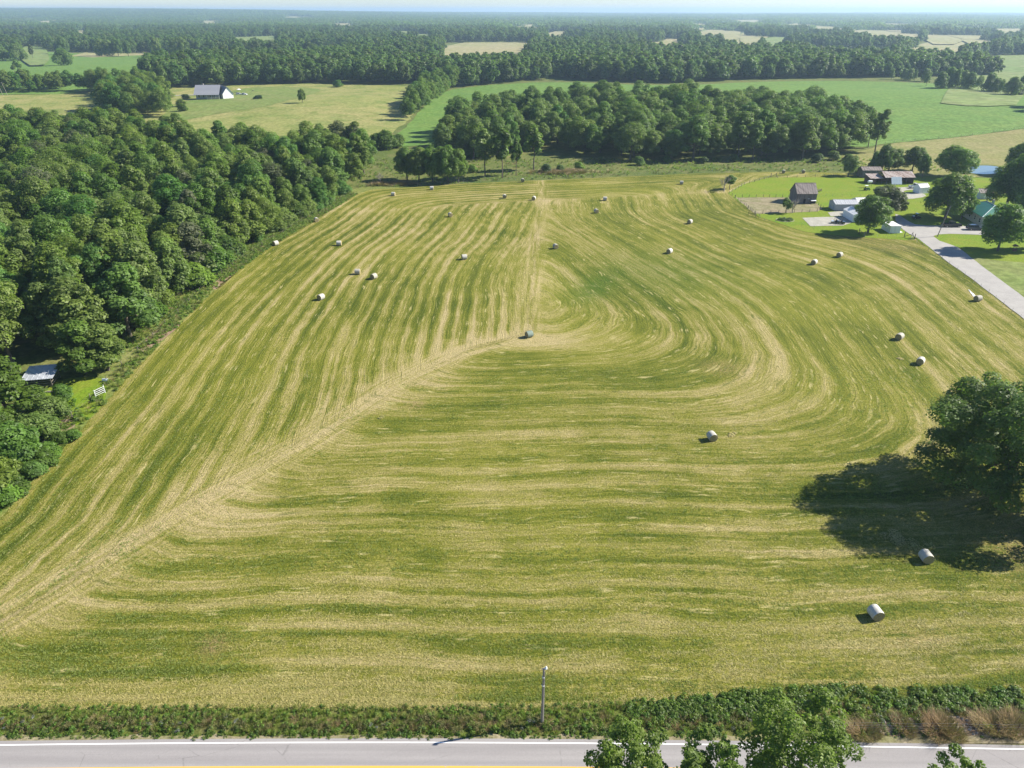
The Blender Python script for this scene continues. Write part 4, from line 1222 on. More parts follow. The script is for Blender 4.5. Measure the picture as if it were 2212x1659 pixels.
BALES = [
    (850, 423, 20, 1, 'hay bale nearest the far left corner of the field, lying along the edge'),
    (933, 410, 20, 0, 'pale hay bale right below the short clump of dark trees'),
    (684, 479, 8, 7, 'small looking bale beside the left wood with its round end to the field'),
    (596, 530, -20, 6, 'bale tight against the left wood edge under the light green tree'),
    (733, 530, 20, 0, 'bale standing alone left of the field centre, side facing the camera'),
    (773, 592, 20, 0, 'left bale of the close pair on the striped left side of the field'),
    (808, 602, -20, 9, 'right bale of the close pair, its dark end turned to the lower left'),
    (694, 647, -20, 9, 'bale nearest the road on the striped left side of the field'),
    (973, 468, 10, 7, 'bale high in the middle of the striped left side, round end showing'),
    (1003, 560, 20, -2, 'bale midway down the striped left side, beside the field centre line'),
    (1090, 428, 5, 8, 'left bale of the two on the far centre line of the field'),
    (1153, 432, -6, 8, 'right bale of the two on the far centre line, dark end facing the camera'),
    (1129, 393, 5, 8, 'tiny dark bale on the far field edge below the airy trees'),
    (1307, 433, 20, 1, 'pale bale in the far right part of the field, above a darker one'),
    (1288, 460, 10, 6, 'darker bale just below the pale one in the far right part of the field'),
    (1200, 537, 8, 6, 'bale above the dark green swale in the field'),
    (1472, 398, 20, 1, 'pale bale near the far edge, left of the bare tree'),
    (1490, 483, -18, 8, 'bale between the field middle and the dirt pen'),
    (1446, 547, -20, 9, 'bale right of the green swale, below the one by the dirt pen'),
    (1758, 571, -15, 9, 'lower left bale of the pair below the yard tree shadow'),
    (1813, 555, -20, 8, 'upper right bale of the pair below the yard tree shadow'),
    (2111, 650, -26, 4, 'bale by the drive with a loose strip of wrap behind it'),
    (1942, 733, -20, 12, 'upper bale of the two between the drive and the oak'),
    (1987, 786, -10, 14, 'lower bale of the two between the drive and the oak, round dark end in front'),
    (1143, 728, 20, -5, 'single dark green wrapped bale in the middle of the field'),
    (1537, 950, 15, 18, 'bale lying alone on the straight lower rows, left of the oak shadow'),
    (1998, 1211, 28, 38, 'bale at the near rim of the oak shadow amid loose hay'),
    (1889, 1333, 30, 40, 'bale nearest the road, whitest and largest in the picture'),
    (1692, 374, 5, 8, 'left one of two dark bales at the far edge above the bright lawn'),
    (1735, 374, 5, 8, 'right one of two dark bales at the far edge above the bright lawn'),
]
for i, (px, py, dx, dy, lab) in enumerate(BALES):
    p = at(px, py); q = at(px + dx, py + dy)
    a = math.atan2(q.y - p.y, q.x - p.x)
    p = at(px, py)
    root = empty('round_bale', p + Vector((0, 0, 0.675)), a, lab, 'hay bale', 'round bales on the mown field')
    root.scale = (.84, .84, .84)
    sd, en = BM[i % 3]
    if i == 24: sd = green_wrap
    link('net_wrap', sd, root)
    for e in en: link('end_face', e, root)
# loose strip of wrap behind one bale
a, b = at(2092, 626), at(2106, 641)
mb = MB()
V = []
for k in range(9):
    f = k / 8
    c = a.lerp(b, f); d = (b - a).normalized(); nr = Vector((-d.y, d.x, 0))
    w = 0.06 + 0.30 * f
    V += [c + nr * w + Vector((0, 0, .10 + .05 * math.sin(k * 1.7))), c - nr * w + Vector((0, 0, .07 + .04 * math.cos(k * 2.1)))]
mb.add(V, [(2 * k, 2 * k + 1, 2 * k + 3, 2 * k + 2) for k in range(8)])
o = mb.build('wrap_strip', M['white_steel'])
sol = o.modifiers.new('thickness', 'SOLIDIFY'); sol.thickness = 0.02
tag(o, 'pale strip of loose bale wrap trailing from the bale by the drive', 'bale wrap')
def hay_heap(px, py, s, lab):
    r = np.random.default_rng(int(px))
    V, F, tint = leaf_cloud(r, [(r.normal() * s * .5, r.normal() * s * .4, .05, s * .45) for _ in range(7)], 420, .10, up=.5, keep_in=.8)
    V[:, 2] = np.maximum(V[:, 2] * .45, 0.01)
    o = link('hay_heap', np_mesh('hay_heap', V, F, M['straw'], dict(tint=tint)))
    o.location = at(px, py)
    tag(o, lab, 'hay heap')
hay_heap(1944, 775, .6, 'small tan tuft of dropped hay left of the lower bale near the drive')
hay_heap(1580, 940, .8, 'little scatter of loose hay right of the lone lower bale')
hay_heap(1975, 1178, 1.6, 'heap of loose straw behind the bale at the oak shadow rim')
hay_heap(1930, 1160, 1.5, 'thin patch of loose straw in the oak shadow')
hay_heap(822, 902, .7, 'small brown clod of hay left of the field middle')

# ------------------------------------------------------------------ buildings
def W(name, root, mb, mat, smooth=False): return mb.build(name, mat, root, smooth)

def window(root, x, y, z, w, h, face, frame='trim'):
    """window on a wall; face is the outward axis: '-x', '+x', '-y' or '+y'"""
    f = MB(); g = MB()
    s = -1 if face[0] == '-' else 1
    t = .05
    def b(m, u0, u1, v0, v1, d0, d1):
        if face[1] == 'y': m.box(x + u0, x + u1, min(y + s * d0, y + s * d1), max(y + s * d0, y + s * d1), z + v0, z + v1)
        else: m.box(min(x + s * d0, x + s * d1), max(x + s * d0, x + s * d1), y + u0, y + u1, z + v0, z + v1)
    e = .09
    b(f, -w / 2, -w / 2 + e, 0, h, .003, t); b(f, w / 2 - e, w / 2, 0, h, .003, t)
    b(f, -w / 2 + e, w / 2 - e, 0, e, .003, t); b(f, -w / 2 + e, w / 2 - e, h - e, h, .003, t)
    b(f, -w / 2 + e, w / 2 - e, h / 2 - .03, h / 2 + .03, .003, t * .8)
    fo = W('window', root, f, M[frame])
    b(g, -w / 2 + e, w / 2 - e, e, h - e, .004, .02)
    W('pane', fo, g, M['glass'])

def door(root, x, y, z, w, h, face, mat='trim'):
    d = MB(); s = -1 if face[0] == '-' else 1
    if face[1] == 'y': d.box(x - w / 2, x + w / 2, min(y + s * .003, y + s * .05), max(y + s * .003, y + s * .05), z, z + h)
    else: d.box(min(x + s * .003, x + s * .05), max(x + s * .003, x + s * .05), y - w / 2, y + w / 2, z, z + h)
    o = W('door', root, d, M[mat])
    k = MB()
    if face[1] == 'y': k.box(x + w * .32, x + w * .40, min(y + s * .05, y + s * .10), max(y + s * .05, y + s * .10), z + 1.0, z + 1.08)
    else: k.box(min(x + s * .05, x + s * .10), max(x + s * .05, x + s * .10), y + w * .32, y + w * .40, z + 1.0, z + 1.08)
    W('handle', o, k, M['steel'])

def roof_sheets(root, x0, x1, ya, za, yb, zb, mat, n, th=.06, name='roof_sheet', swap=False):
    """one slope laid with n sheets; each sheet is a part with a raised seam"""
    w = (x1 - x0) / n
    for i in range(n):
        m = MB()
        a = x0 + i * w; b = a + w - .012
        dz = (i % 2) * .012
        pts = [(a, ya, za + dz), (b, ya, za + dz), (b, yb, zb + dz), (a, yb, zb + dz)]
        top = [(x, y, z + th) for x, y, z in pts]
        seam = [(a, ya, za + th + dz), (a + .05, ya, za + th + dz), (a + .05, yb, zb + th + dz), (a, yb, zb + th + dz)]
        st = [(x, y, z + .05) for x, y, z in seam]
        if swap:
            pts, top, seam, st = [[(y, x, z) for x, y, z in q] for q in (pts, top, seam, st)]
        fs = [(0, 3, 2, 1), (4, 5, 6, 7), (0, 1, 5, 4), (1, 2, 6, 5), (2, 3, 7, 6), (3, 0, 4, 7)]
        m.add(pts + top, fs); m.add(seam + st, fs)
        W(name, root, m, M[mat])

def gable(name, lab, cat, p, rz, L, D, wall, rise, wmat, rmat, along='x', over=.3, sheets=8, back=None, foundation=True):
    """p is the front left corner on the ground; L along x, D along y; ridge along x or y"""
    root = empty(name, p, rz, lab, cat)
    m = MB()
    t = .002
    if along == 'x':
        bw = back if back is not None else wall
        prof = [(0, -.3), (D, -.3), (D, bw), (D / 2, wall + rise), (0, wall)]
        vs = [(0, a, z) for a, z in prof] + [(L, a, z) for a, z in prof]
    else:
        prof = [(0, -.3), (L, -.3), (L, wall), (L / 2, wall + rise), (0, wall)]
        vs = [(a, 0, z) for a, z in prof] + [(a, D, z) for a, z in prof]
    n = 5
    m.add(vs, [tuple(range(n)), tuple(range(2 * n - 1, n - 1, -1))] + [(k, n + k, n + (k + 1) % n, (k + 1) % n) for k in (0, 1, 4)])
    # top faces under the roof are left open, the roof lies on them
    W('wall', root, m, M[wmat])
    if along == 'x':
        k = rise / (D / 2)
        roof_sheets(root, -over, L + over, -over, wall - over * k, D / 2 - .004, wall + rise, rmat, sheets)
        k2 = (wall + rise - bw) / (D / 2)
        roof_sheets(root, -over, L + over, D + over, bw - over * k2, D / 2 + .004, wall + rise, rmat, sheets)
        W('ridge_cap', root, MB().box(-over, L + over, D / 2 - .12, D / 2 + .12, wall + rise + .075, wall + rise + .12), M[rmat])
    else:
        k = rise / (L / 2)
        roof_sheets(root, -over, D + over, -over, wall - over * k, L / 2 - .004, wall + rise, rmat, sheets, swap=True)
        roof_sheets(root, -over, D + over, L + over, wall - over * k, L / 2 + .004, wall + rise, rmat, sheets, swap=True)
        W('ridge_cap', root, MB().box(L / 2 - .12, L / 2 + .12, -over, D + over, wall + rise + .075, wall + rise + .12), M[rmat])
    return root

# weathered barn
b = gable('barn', 'weathered grey plank barn with rusty sheet roof beside the dirt pen', 'barn', c4(1024, 650), 0.0, 7.1, 7.4, 3.7, 2.9, 'barn_wood', 'barn_roof', 'x', .25, 9, back=3.1)
W('doorway_shade', b, MB().box(2.5, 3.3, -.03, -.003, 0, 1.7), M['dark'])  # black sheet on the boards, painting the unlit inside of the doorway
W('lean_to_opening_shade', b, MB().box(5.2, 6.9, -.03, -.003, 0, 1.1), M['dark'])  # another black sheet, shade inside the low opening put into its colour
mm = MB(); mm.add([(5.1, -.02, 1.35), (7.0, -.02, 1.35), (7.0, -.75, 1.15), (5.1, -.75, 1.15), (5.1, -.02, 1.39), (7.0, -.02, 1.39), (7.0, -.75, 1.19), (5.1, -.75, 1.19)], [(0, 1, 2, 3), (7, 6, 5, 4), (0, 4, 5, 1), (1, 5, 6, 2), (2, 6, 7, 3), (3, 7, 4, 0)])
W('awning', b, mm, M['white_steel'])
W('hay_door', b, MB().box(3.9, 4.8, -.05, -.003, 1.9, 2.6), M['barn_wood'])
W('plank', b, MB().box(4.0, 4.7, -.09, -.052, 1.75, 1.85), M['white_steel'])
W('corner_board', b, MB().box(-.04, .10, -.045, -.003, 0, 3.6), M['barn_wood'])
W('corner_board', b, MB().box(7.0, 7.14, -.045, -.003, 0, 3.6), M['barn_wood'])

# long open shed with rusty roof
p = c5(210, 392)
s = empty('open_shed', p, 0.02, 'long open fronted farm shed with rust streaked roof behind the gravel yard', 'shed')
W('wall', s, MB().box(0, .15, 0, 5, -.2, 2.2).box(.15, 8.6, 4.85, 5, -.2, 2.4).box(17.0, 17.15, -1.0, 6, -.2, 2.7).box(8.6, 17.0, 5.85, 6, -.2, 2.7).box(.15, 2.3, 0, .12, -.2, 2.1), M['red_wood'])
for x in (4.6, 6.8, 8.7): W('post', s, MB().box(x, x + .18, 0, .18, -.2, 2.15), M['post'])
for x in (11.4, 14.2): W('post', s, MB().box(x, x + .18, -.9, -.72, -.2, 2.6), M['post'])
roof_sheets(s, -.3, 5.2, -.35, 2.12, 4.9, 3.05, 'rust_roof', 6)
roof_sheets(s, 5.2, 17.5, -1.35, 2.65, 2.6, 4.35, 'rust_roof', 14)
roof_sheets(s, 5.2, 17.5, 6.3, 2.75, 2.61, 4.35, 'rust_roof', 14)
gb = MB(); gb.add([(17.2, -1.2, 2.7), (17.2, 6.2, 2.7), (17.2, 2.6, 4.3), (17.28, -1.2, 2.7), (17.28, 6.2, 2.7), (17.28, 2.6, 4.3)], [(0, 1, 2), (5, 4, 3), (0, 3, 4, 1), (1, 4, 5, 2), (2, 5, 3, 0)])
W('gable_board', s, gb, M['red_wood'])
# dark plank barn under the trees left of it
g = gable('plank_shed', 'dark grey board shed under the trees left of the rusty open shed', 'shed', c5(105, 312), 0.0, 8.0, 5.0, 3.0, 1.0, 'barn_wood', 'barn_roof', 'x', .2, 8)
door(g, 2.2, 0, 0, 1.2, 2.1, '-y', 'wood_brown')
# pale panel on a post
p = c5(527, 488)
s = empty('panel_mast', p, -0.05, 'large pale blue panel on a single post in front of the rusty open shed', 'panel')
W('post', s, MB().tube([(0, .15, -.4), (0, .15, 3.9)], .09, 8), M['steel'])
f = MB()
c_, sn = math.cos(R(55)), math.sin(R(55))
def tl(x, v, d): return (x, v * c_ - d * sn - .05, 4.05 + v * sn + d * c_)
for i in range(4):
    for j in range(2):
        q = MB(); x0 = -1.95 + i * .98; v0 = -1.5 + j * 1.5
        q.add([tl(x0, v0, 0), tl(x0 + .95, v0, 0), tl(x0 + .95, v0 + 1.46, 0), tl(x0, v0 + 1.46, 0), tl(x0, v0, .05), tl(x0 + .95, v0, .05), tl(x0 + .95, v0 + 1.46, .05), tl(x0, v0 + 1.46, .05)], [(0, 3, 2, 1), (4, 5, 6, 7), (0, 1, 5, 4), (1, 2, 6, 5), (2, 3, 7, 6), (3, 0, 4, 7)])
        W('panel', s, q, M['panel_blue'])
W('frame', s, MB().bar(tl(-1.9, 0, -.08), tl(1.9, 0, -.08), .08).bar(tl(0, -1.4, -.12), tl(0, 1.4, -.12), .08), M['steel'])
# white gabled shed at the yard
g = gable('garden_shed', 'small white gabled shed between the gravel yard and the largest yard tree', 'shed', c5(850, 522), 0.25, 4.2, 3.4, 2.3, 1.15, 'white_side', 'grey_roof', 'x', .15, 6)
door(g, 0, 1.7, 0, 1.0, 1.9, '-x', 'white_steel')
# grey roofed garage, white sheds
g = gable('garage', 'long low grey roofed garage right of the dirt pen', 'garage', c4(1525, 742), 0.0, 8.0, 5.4, 2.3, 0.95, 'grey_wall', 'grey_roof', 'x', .2, 11)
door(g, 6.4, 0, 0, 2.4, 2.0, '-y', 'white_steel'); window(g, 0, 2.6, 1.0, .9, .8, '-x')
g = gable('white_shed', 'tall white metal shed by the gravel pad, half hidden by the yard tree', 'shed', c4(1757, 890), 0.0, 4.6, 8.2, 2.35, .9, 'white_side', 'white_roof', 'y', .12, 10)
door(g, 2.2, 0, 0, 1.8, 2.0, '-y', 'white_steel')
g = gable('white_outbuilding', 'white roofed outbuilding behind the grey roofed garage', 'shed', c4(1815, 705), 0.1, 4.4, 4.2, 2.2, .9, 'white_side', 'white_roof', 'x', .15, 6)
door(g, 1.5, 0, 0, 1.0, 1.9, '-y', 'white_steel')
# storage box with two roof halves
p = c5(466, 1034)
s = empty('storage_box', p, 0.0, 'boxy pale blue white storage shed with split flat roof by the drive', 'shed')
W('wall', s, MB().box(0, 3.25, 0, 5.6, -.1, 2.25), M['white_side'])
W('roof_panel', s, MB().box(-.08, 1.55, -.1, 5.7, 2.255, 2.36), M['white_roof'])
W('roof_panel', s, MB().box(1.75, 3.33, -.1, 5.7, 2.255, 2.36), M['white_roof'])
W('roof_gutter', s, MB().box(1.552, 1.748, -.05, 5.6, 2.253, 2.29), M['steel'])
door(s, 1.2, 0, .05, .9, 2.0, '-y', 'white_side'); door(s, 2.15, 0, .05, .9, 2.0, '-y', 'white_side')
W('step', s, MB().box(3.3, 4.4, .5, 1.8, .0, .18), M['trim'])
# shed behind the house
g = gable('pale_shed', 'pale walled shed with dark roof behind the green roofed house', 'shed', c5(1628, 590), 0.0, 4.7, 4.0, 2.3, 1.1, 'panel_blue', 'barn_roof', 'x', .2, 7)
door(g, 2.3, 0, 0, 1.4, 2.0, '-y', 'white_steel')

# green roofed house, hip roof
p = c5(1645, 950)
s = empty('farmhouse', p, -0.14, 'cream farmhouse with a hipped green metal roof at the right edge', 'house')
Lh, Wh, eh, rh = 15.5, 9.5, 3.2, 2.7
W('wall', s, MB().box(0, Wh, 0, Lh, -.3, eh), M['house_wall'])
ov = .5
def hip(name, pts):
    m = MB(); n = len(pts)
    m.add(pts + [(x, y, z + .09) for x, y, z in pts], [tuple(range(n)), tuple(range(2 * n - 1, n - 1, -1))] + [(k, (k + 1) % n, n + (k + 1) % n, n + k) for k in range(n)])
    W(name, s, m, M['green_roof'])
A0, A1, A2, A3 = (-ov, -ov, eh), (Wh + ov, -ov, eh), (Wh + ov, Lh + ov, eh), (-ov, Lh + ov, eh)
R0, R1 = (Wh / 2, Wh / 2, eh + rh), (Wh / 2, Lh - Wh / 2, eh + rh)
hip('roof', [A0, A1, R0]); hip('roof', [A1, A2, R1, R0]); hip('roof', [A2, A3, R1]); hip('roof', [A3, A0, R0, R1])
rc = MB()
for a_, b_ in ((A0, R0), (A1, R0), (R0, R1), (A2, R1), (A3, R1)):
    rc.tube([Vector(a_) + Vector((0, 0, .1)), Vector(b_) + Vector((0, 0, .1))], .09, 6)
W('ridge_cap', s, rc, M['panel_blue'])
for y in (1.6, 5.2, 9.0, 12.4): window(s, 0, y, 1.0, 1.2, 1.5, '-x')
for x in (2.0, 7.6): window(s, x, 0, 1.0, 1.2, 1.5, '-y')
door(s, 4.8, 0, 0, 1.1, 2.1, '-y', 'trim')
W('chimney', s, MB().box(6.4, 7.0, 10.2, 10.8, eh + 1.2, eh + 3.3), M['stone'])

# far house with blue grey roof
def c8(cx, cy): return at((500 + cx / 7.373) * .737333, (220 + cy / 7.373) * .737333)
p = c8(560, 528)
s = empty('far_house', p, 0.10, 'far farmhouse with slate blue roof and white gable on the pale pasture knoll', 'house')
W('wall', s, MB().box(0, 15, 0, 9, -1, 4.2), M['grey_wall'])
W('gable_wall', s, MB().add([(0, 0, 4.2), (0, 9, 4.2), (0, 4.5, 8.3), (.1, 0, 4.2), (.1, 9, 4.2), (.1, 4.5, 8.3)], [(0, 1, 2), (5, 4, 3), (0, 3, 4, 1), (1, 4, 5, 2), (2, 5, 3, 0)]), M['grey_wall'])
roof_sheets(s, -.5, 16, -3.4, 3.0, 4.49, 8.6, 'slate_roof', 1, .14, 'roof')
roof_sheets(s, -.5, 16, 9.6, 3.9, 4.51, 8.6, 'slate_roof', 1, .14, 'roof')
for x in (7.8, 10.6, 13.4, 15.7): W('porch_post', s, MB().box(x, x + .2, -3.1, -2.9, -.5, 3.0), M['trim'])
W('porch_rail', s, MB().box(7.8, 15.9, -3.06, -2.94, .3, 1.6), M['porch'])
W('porch_floor', s, MB().box(7.6, 16, -3.2, -.005, -.6, .15), M['porch'])
for x in (2.0, 5.0, 9.5, 12.5): window(s, x, 0, 1.2, 1.3, 1.6, '-y')
window(s, 0, 4.5, 1.2, 1.3, 1.6, '-x')
g = gable('far_house_wing', '', '', Vector((18.2, -2.2, -.6)), 0.55, 7.0, 15.0, 4.2, 4.2, 'white_wall', 'slate_roof', 'y', .45, 1)
for k in ('label', 'category'):
    if k in g: del g[k]
wing = g
s.scale = (1.15, 1.15, 1.15)
for ch in list(wing.children):                      # the wing's pieces become parts of the house itself
    ch.parent = s
    ch.matrix_local = Matrix.Translation((18.2, -2.2, -.6)) @ Matrix.Rotation(.55, 4, 'Z')
    ch.name = {'roof_sheet': 'roof', 'wall': 'wing_wall', 'ridge_cap': 'wing_ridge'}.get(ch.name.split('.')[0], 'roof')
bpy.data.objects.remove(wing)
W('chimney', s, MB().box(4.0, 4.8, 4.9, 5.7, 6.5, 9.4), M['stone'])

# low tin roofed shed in the left clearing
p = at(86, 838)
s = empty('woodshed', p, 0.20, 'low tin roofed pole shed in the left wood beside the bright clearing', 'shed')
for i, (x, y) in enumerate(((-2, 0), (0, 0), (2.2, 0), (-2, 4), (2.2, 4))): W('post', s, MB().tube([(x, y, -.3), (x, y, 1.9 + .25 * (y > 1))], .08, 6), M['post'])
roof_sheets(s, -2.6, 2.8, -.5, 1.9, 4.6, 2.5, 'tin_roof', 6)
for z in (.35, .8, 1.25): W('rail', s, MB().box(-2.1, 2.3, -.09, -.02, z, z + .14), M['post'])
W('rail', s, MB().box(2.22, 2.30, .1, 4.0, .5, .64), M['post']); W('rail', s, MB().box(2.22, 2.30, .1, 4.0, 1.0, 1.14), M['post'])
p = at(110, 848)
o = MB().box(-1.2, 1.1, -.12, .05, .02, .16).box(-1.0, 1.3, .10, .25, .02, .15).box(-.7, .9, -.05, .12, .17, .30).build('timber_pile', M['deadwood'])
o.location = p; tag(o, 'small heap of pale boards in front of the tin roofed shed', 'timber')
# pale blue barrel near it
p = at(228, 824)
s = empty('barrel', p, 0, 'pale blue barrel lying by the hay field end of the clearing', 'barrel')
W('drum', s, MB().tube([(-.45, 0, .3), (-.3, 0, .31), (.3, 0, .31), (.45, 0, .3)], [.28, .30, .30, .28], 14), M['panel_blue'])
W('rim', s, MB().tube([(-.47, 0, .3), (-.44, 0, .3)], .315, 14), M['steel'])

# ------------------------------------------------------------------ vehicles
def vehicle(name, lab, p, rz, kind, paint, L, Wd, Ht, cat):
    root = empty(name, p, rz, lab, cat)
    h = Wd / 2
    bz0, belt = .42, Ht * .60
    bd = MB()
    def loft(secs):
        vs = []; n = 4
        for (x, w, z0, z1) in secs:
            vs += [(x, -w, z0), (x, w, z0), (x, w * .97, z1), (x, -w * .97, z1)]
        fs = [(3, 2, 1, 0), tuple(range(len(vs) - 4, len(vs)))]
        for i in range(len(secs) - 1):
            for k in range(4):
                fs.append((i * 4 + k, i * 4 + (k + 1) % 4, (i + 1) * 4 + (k + 1) % 4, (i + 1) * 4 + k))
        bd.add(vs, fs)
    f, r = L / 2, -L / 2
    if kind == 'pickup':
        loft([(f, h * .90, bz0 + .05, belt * .86), (f - .12, h, bz0, belt * .93), (f - L * .25, h, bz0, belt * .99), (-L * .12, h, bz0, belt)])
        bd.box(r + .04, -L * .12 - .003, -h, h, bz0 + .05, bz0 + .30)
        bd.box(r + .04, -L * .12 - .003, -h, -h + .12, bz0 + .302, belt); bd.box(r + .04, -L * .12 - .003, h - .12, h, bz0 + .302, belt)
        bd.box(r, r + .038, -h + .02, h - .02, bz0 + .1, belt)
        cab = (-L * .12, L * .20)
    else:
        loft([(f, h * .90, bz0 + .05, belt * .84), (f - .15, h, bz0, belt * .92), (f - L * .22, h, bz0, belt), (r + .1, h, bz0, belt), (r, h * .92, bz0 + .08, belt * .98)])
        cab = (r + .1, L * .20)
    W('body', root, bd, M[paint])
    x0, x1 = cab
    rk = .10 if kind == 'pickup' else .25
    c0 = (x0, x1, h * .95, belt + .002); c1 = (x0 + rk, x1 - .62, h * .78, Ht)
    def cabv(sc): return [(c0[0], -c0[2], c0[3]), (c0[1], -c0[2], c0[3]), (c0[1], c0[2], c0[3]), (c0[0], c0[2], c0[3]), (c1[0], -c1[2], c1[3]), (c1[1], -c1[2], c1[3]), (c1[1], c1[2], c1[3]), (c1[0], c1[2], c1[3])]
    v = cabv(1)
    W('cab', root, MB().add(v, [(0, 3, 2, 1), (4, 5, 6, 7), (0, 1, 5, 4), (1, 2, 6, 5), (2, 3, 7, 6), (3, 0, 4, 7)]), M[paint])
    V = [Vector(q) for q in v]
    def glass(nm, a, b, c, d, i=.12):
        nrm = (b - a).cross(d - a).normalized() * .012
        ctr = (a + b + c + d) / 4
        q = [x.lerp(ctr, i) + nrm for x in (a, b, c, d)]
        W(nm, root, MB().add(q + [x - nrm * .8 for x in q], [(0, 1, 2, 3), (7, 6, 5, 4), (0, 4, 5, 1), (1, 5, 6, 2), (2, 6, 7, 3), (3, 7, 4, 0)]), M['glass'])
    glass('windscreen', V[1], V[2], V[6], V[5]); glass('rear_window', V[3], V[0], V[4], V[7])
    for a_, b_, c_2, d_ in ((V[0], V[1], V[5], V[4]), (V[2], V[3], V[7], V[6])):
        m1, m2 = a_.lerp(b_, .5), d_.lerp(c_2, .5)
        glass('side_window', a_, m1, m2, d_); glass('side_window', m1, b_, c_2, m2)
    for sx in (f - L * .17, r + L * .19):
        for sy in (-1, 1):
            w = MB(); w.tube([(sx, sy * (h - .20), .36), (sx, sy * (h + .02), .36)], .36, 16)
            wo = W('wheel', root, w, M['tyre'])
            W('rim', wo, MB().tube([(sx, sy * (h + .021), .36), (sx, sy * (h + .035), .36)], .21, 12), M['rim'])
    for sy in (-1, 1):
        W('headlight', root, MB().box(f - .04, f + .02, sy * h * .70 - .16, sy * h * .70 + .16, belt * .66, belt * .80), M['lamp_white'])
        W('tail_light', root, MB().box(r - .02, r + .03, sy * h * .86 - .09, sy * h * .86 + .09, belt * .70, belt * .92), M['lamp_red'])
        W('mirror', root, MB().box(x1 - .35, x1 - .22, min(sy * (h + .02), sy * (h + .22)), max(sy * (h + .02), sy * (h + .22)), belt + .05, belt + .22), M[paint])
    W('bumper', root, MB().box(f + .003, f + .10, -h * .88, h * .88, .42, .60), M['steel'])
    W('bumper', root, MB().box(r - .10, r - .003, -h * .88, h * .88, .45, .60), M['steel'])
    W('grille', root, MB().box(f + .004, f + .03, -h * .5, h * .5, belt * .62, belt * .80), M['steel'])
    return root
vehicle('pickup_truck', 'near black pickup parked at the end of the drive under the leaning pole', c5(1265, 950), 0.0, 'pickup', 'car_black', 5.9, 2.0, 1.9, 'pickup')
vehicle('suv', 'navy blue estate car parked in front of the green roofed house', c5(1570, 990), -0.08, 'suv', 'car_navy', 4.9, 1.9, 1.75, 'car')
vehicle('pickup_truck', 'white pickup parked at the right end of the rusty open shed', c5(800, 446), 0.25, 'pickup', 'car_white', 5.2, 1.95, 1.85, 'pickup')
vehicle('white_car', 'left white car on the paved spot by the far house', c8(1480, 425), 0.1, 'suv', 'car_white', 4.8, 1.9, 1.7, 'car')
vehicle('white_car', 'right white car on the paved spot by the far house', c8(1600, 432), -0.4, 'suv', 'car_white', 4.8, 1.9, 1.6, 'car')
vehicle('white_car', 'pale car parked in the shade at the foot of the far left clump', at(252, 197), 0.05, 'suv', 'car_white', 4.8, 1.9, 1.6, 'car')

def utv(lab, p, rz, hood, roof=True, cat='utility vehicle'):
    root = empty('utility_vehicle', p, rz, lab, cat)
    W('body', root, MB().box(-1.3, 1.2, -.6, .6, .38, .62).box(-1.3, -.45, -.66, .66, .625, .95), M['car_black'])
    W('hood', root, MB().prism([(.45, .625), (1.25, .625), (1.2, .80), (.5, 1.02)], -.55, .55), M[hood])
    W('seat', root, MB().box(-.42, .1, -.55, .55, .625, .85).box(-.44, -.30, -.55, .55, .852, 1.3), M['dark'])
    cg = MB()
    for sy in (-.6, .6):
        cg.tube([(.45, sy, .7), (.15, sy, 1.8), (-.5, sy, 1.8), (-.55, sy, .7)], .035, 6)
    cg.bar((.15, -.6, 1.8), (.15, .6, 1.8), .03).bar((-.5, -.6, 1.8), (-.5, .6, 1.8), .03)
    W('roll_cage', root, cg, M['post'])
    if roof: W('roof', root, MB().box(-.55, .2, -.64, .64, 1.84, 1.88), M['car_black'])
    for sx in (-.9, .85):
        for sy in (-1, 1):
            wo = W('wheel', root, MB().tube([(sx, sy * .48, .31), (sx, sy * .70, .31)], .31, 14), M['tyre'])
            W('rim', wo, MB().tube([(sx, sy * .701, .31), (sx, sy * .715, .31)], .16, 10), M['rim'])
    W('steering_wheel', root, MB().tube([(.38 + .0 * math.cos(k), .3 + .17 * math.cos(k), 1.05 + .15 * math.sin(k)) for k in np.linspace(0, 6.3, 12)], .015, 5), M['dark'])
    return root
utv('dark utility buggy parked in shade beside the two lawn chairs', c5(815, 845), 0.1, 'car_black')
utv('dark utility buggy with a white bonnet on the gravel pad', c4(1530, 905), 3.0, 'car_white', False)
o = utv('second dark utility buggy on the gravel pad, against the white shed', c4(1600, 912), 2.8, 'car_black', False)
# lawn tractor
p = c5(172, 476)
s = empty('lawn_tractor', p, .2, 'small green lawn tractor on the lawn below the white fuel tank', 'tractor')
W('bonnet', s, MB().prism([(.1, .4), (1.0, .4), (1.05, .8), (.9, .95), (.1, 1.0)], -.3, .3), M['car_green'])
W('body', s, MB().box(-.9, .098, -.42, .42, .4, .72), M['car_green'])
W('seat', s, MB().box(-.7, -.2, -.25, .25, .722, .9).box(-.78, -.68, -.25, .25, .902, 1.3), M['dark'])
W('canopy', s, MB().box(-.95, .25, -.5, .5, 1.82, 1.88), M['white_steel'])
W('canopy_post', s, MB().tube([(-.85, -.4, .7), (-.85, -.4, 1.82)], .03, 6).tube([(-.85, .4, .7), (-.85, .4, 1.82)], .03, 6), M['steel'])
for sx, rr in ((-.55, .42), (.8, .28)):
    for sy in (-1, 1):
        wo = W('wheel', s, MB().tube([(sx, sy * .45, rr), (sx, sy * .66, rr)], rr, 14), M['tyre'])
        W('rim', wo, MB().tube([(sx, sy * .661, rr), (sx, sy * .675, rr)], rr * .5, 10), M['flower'])
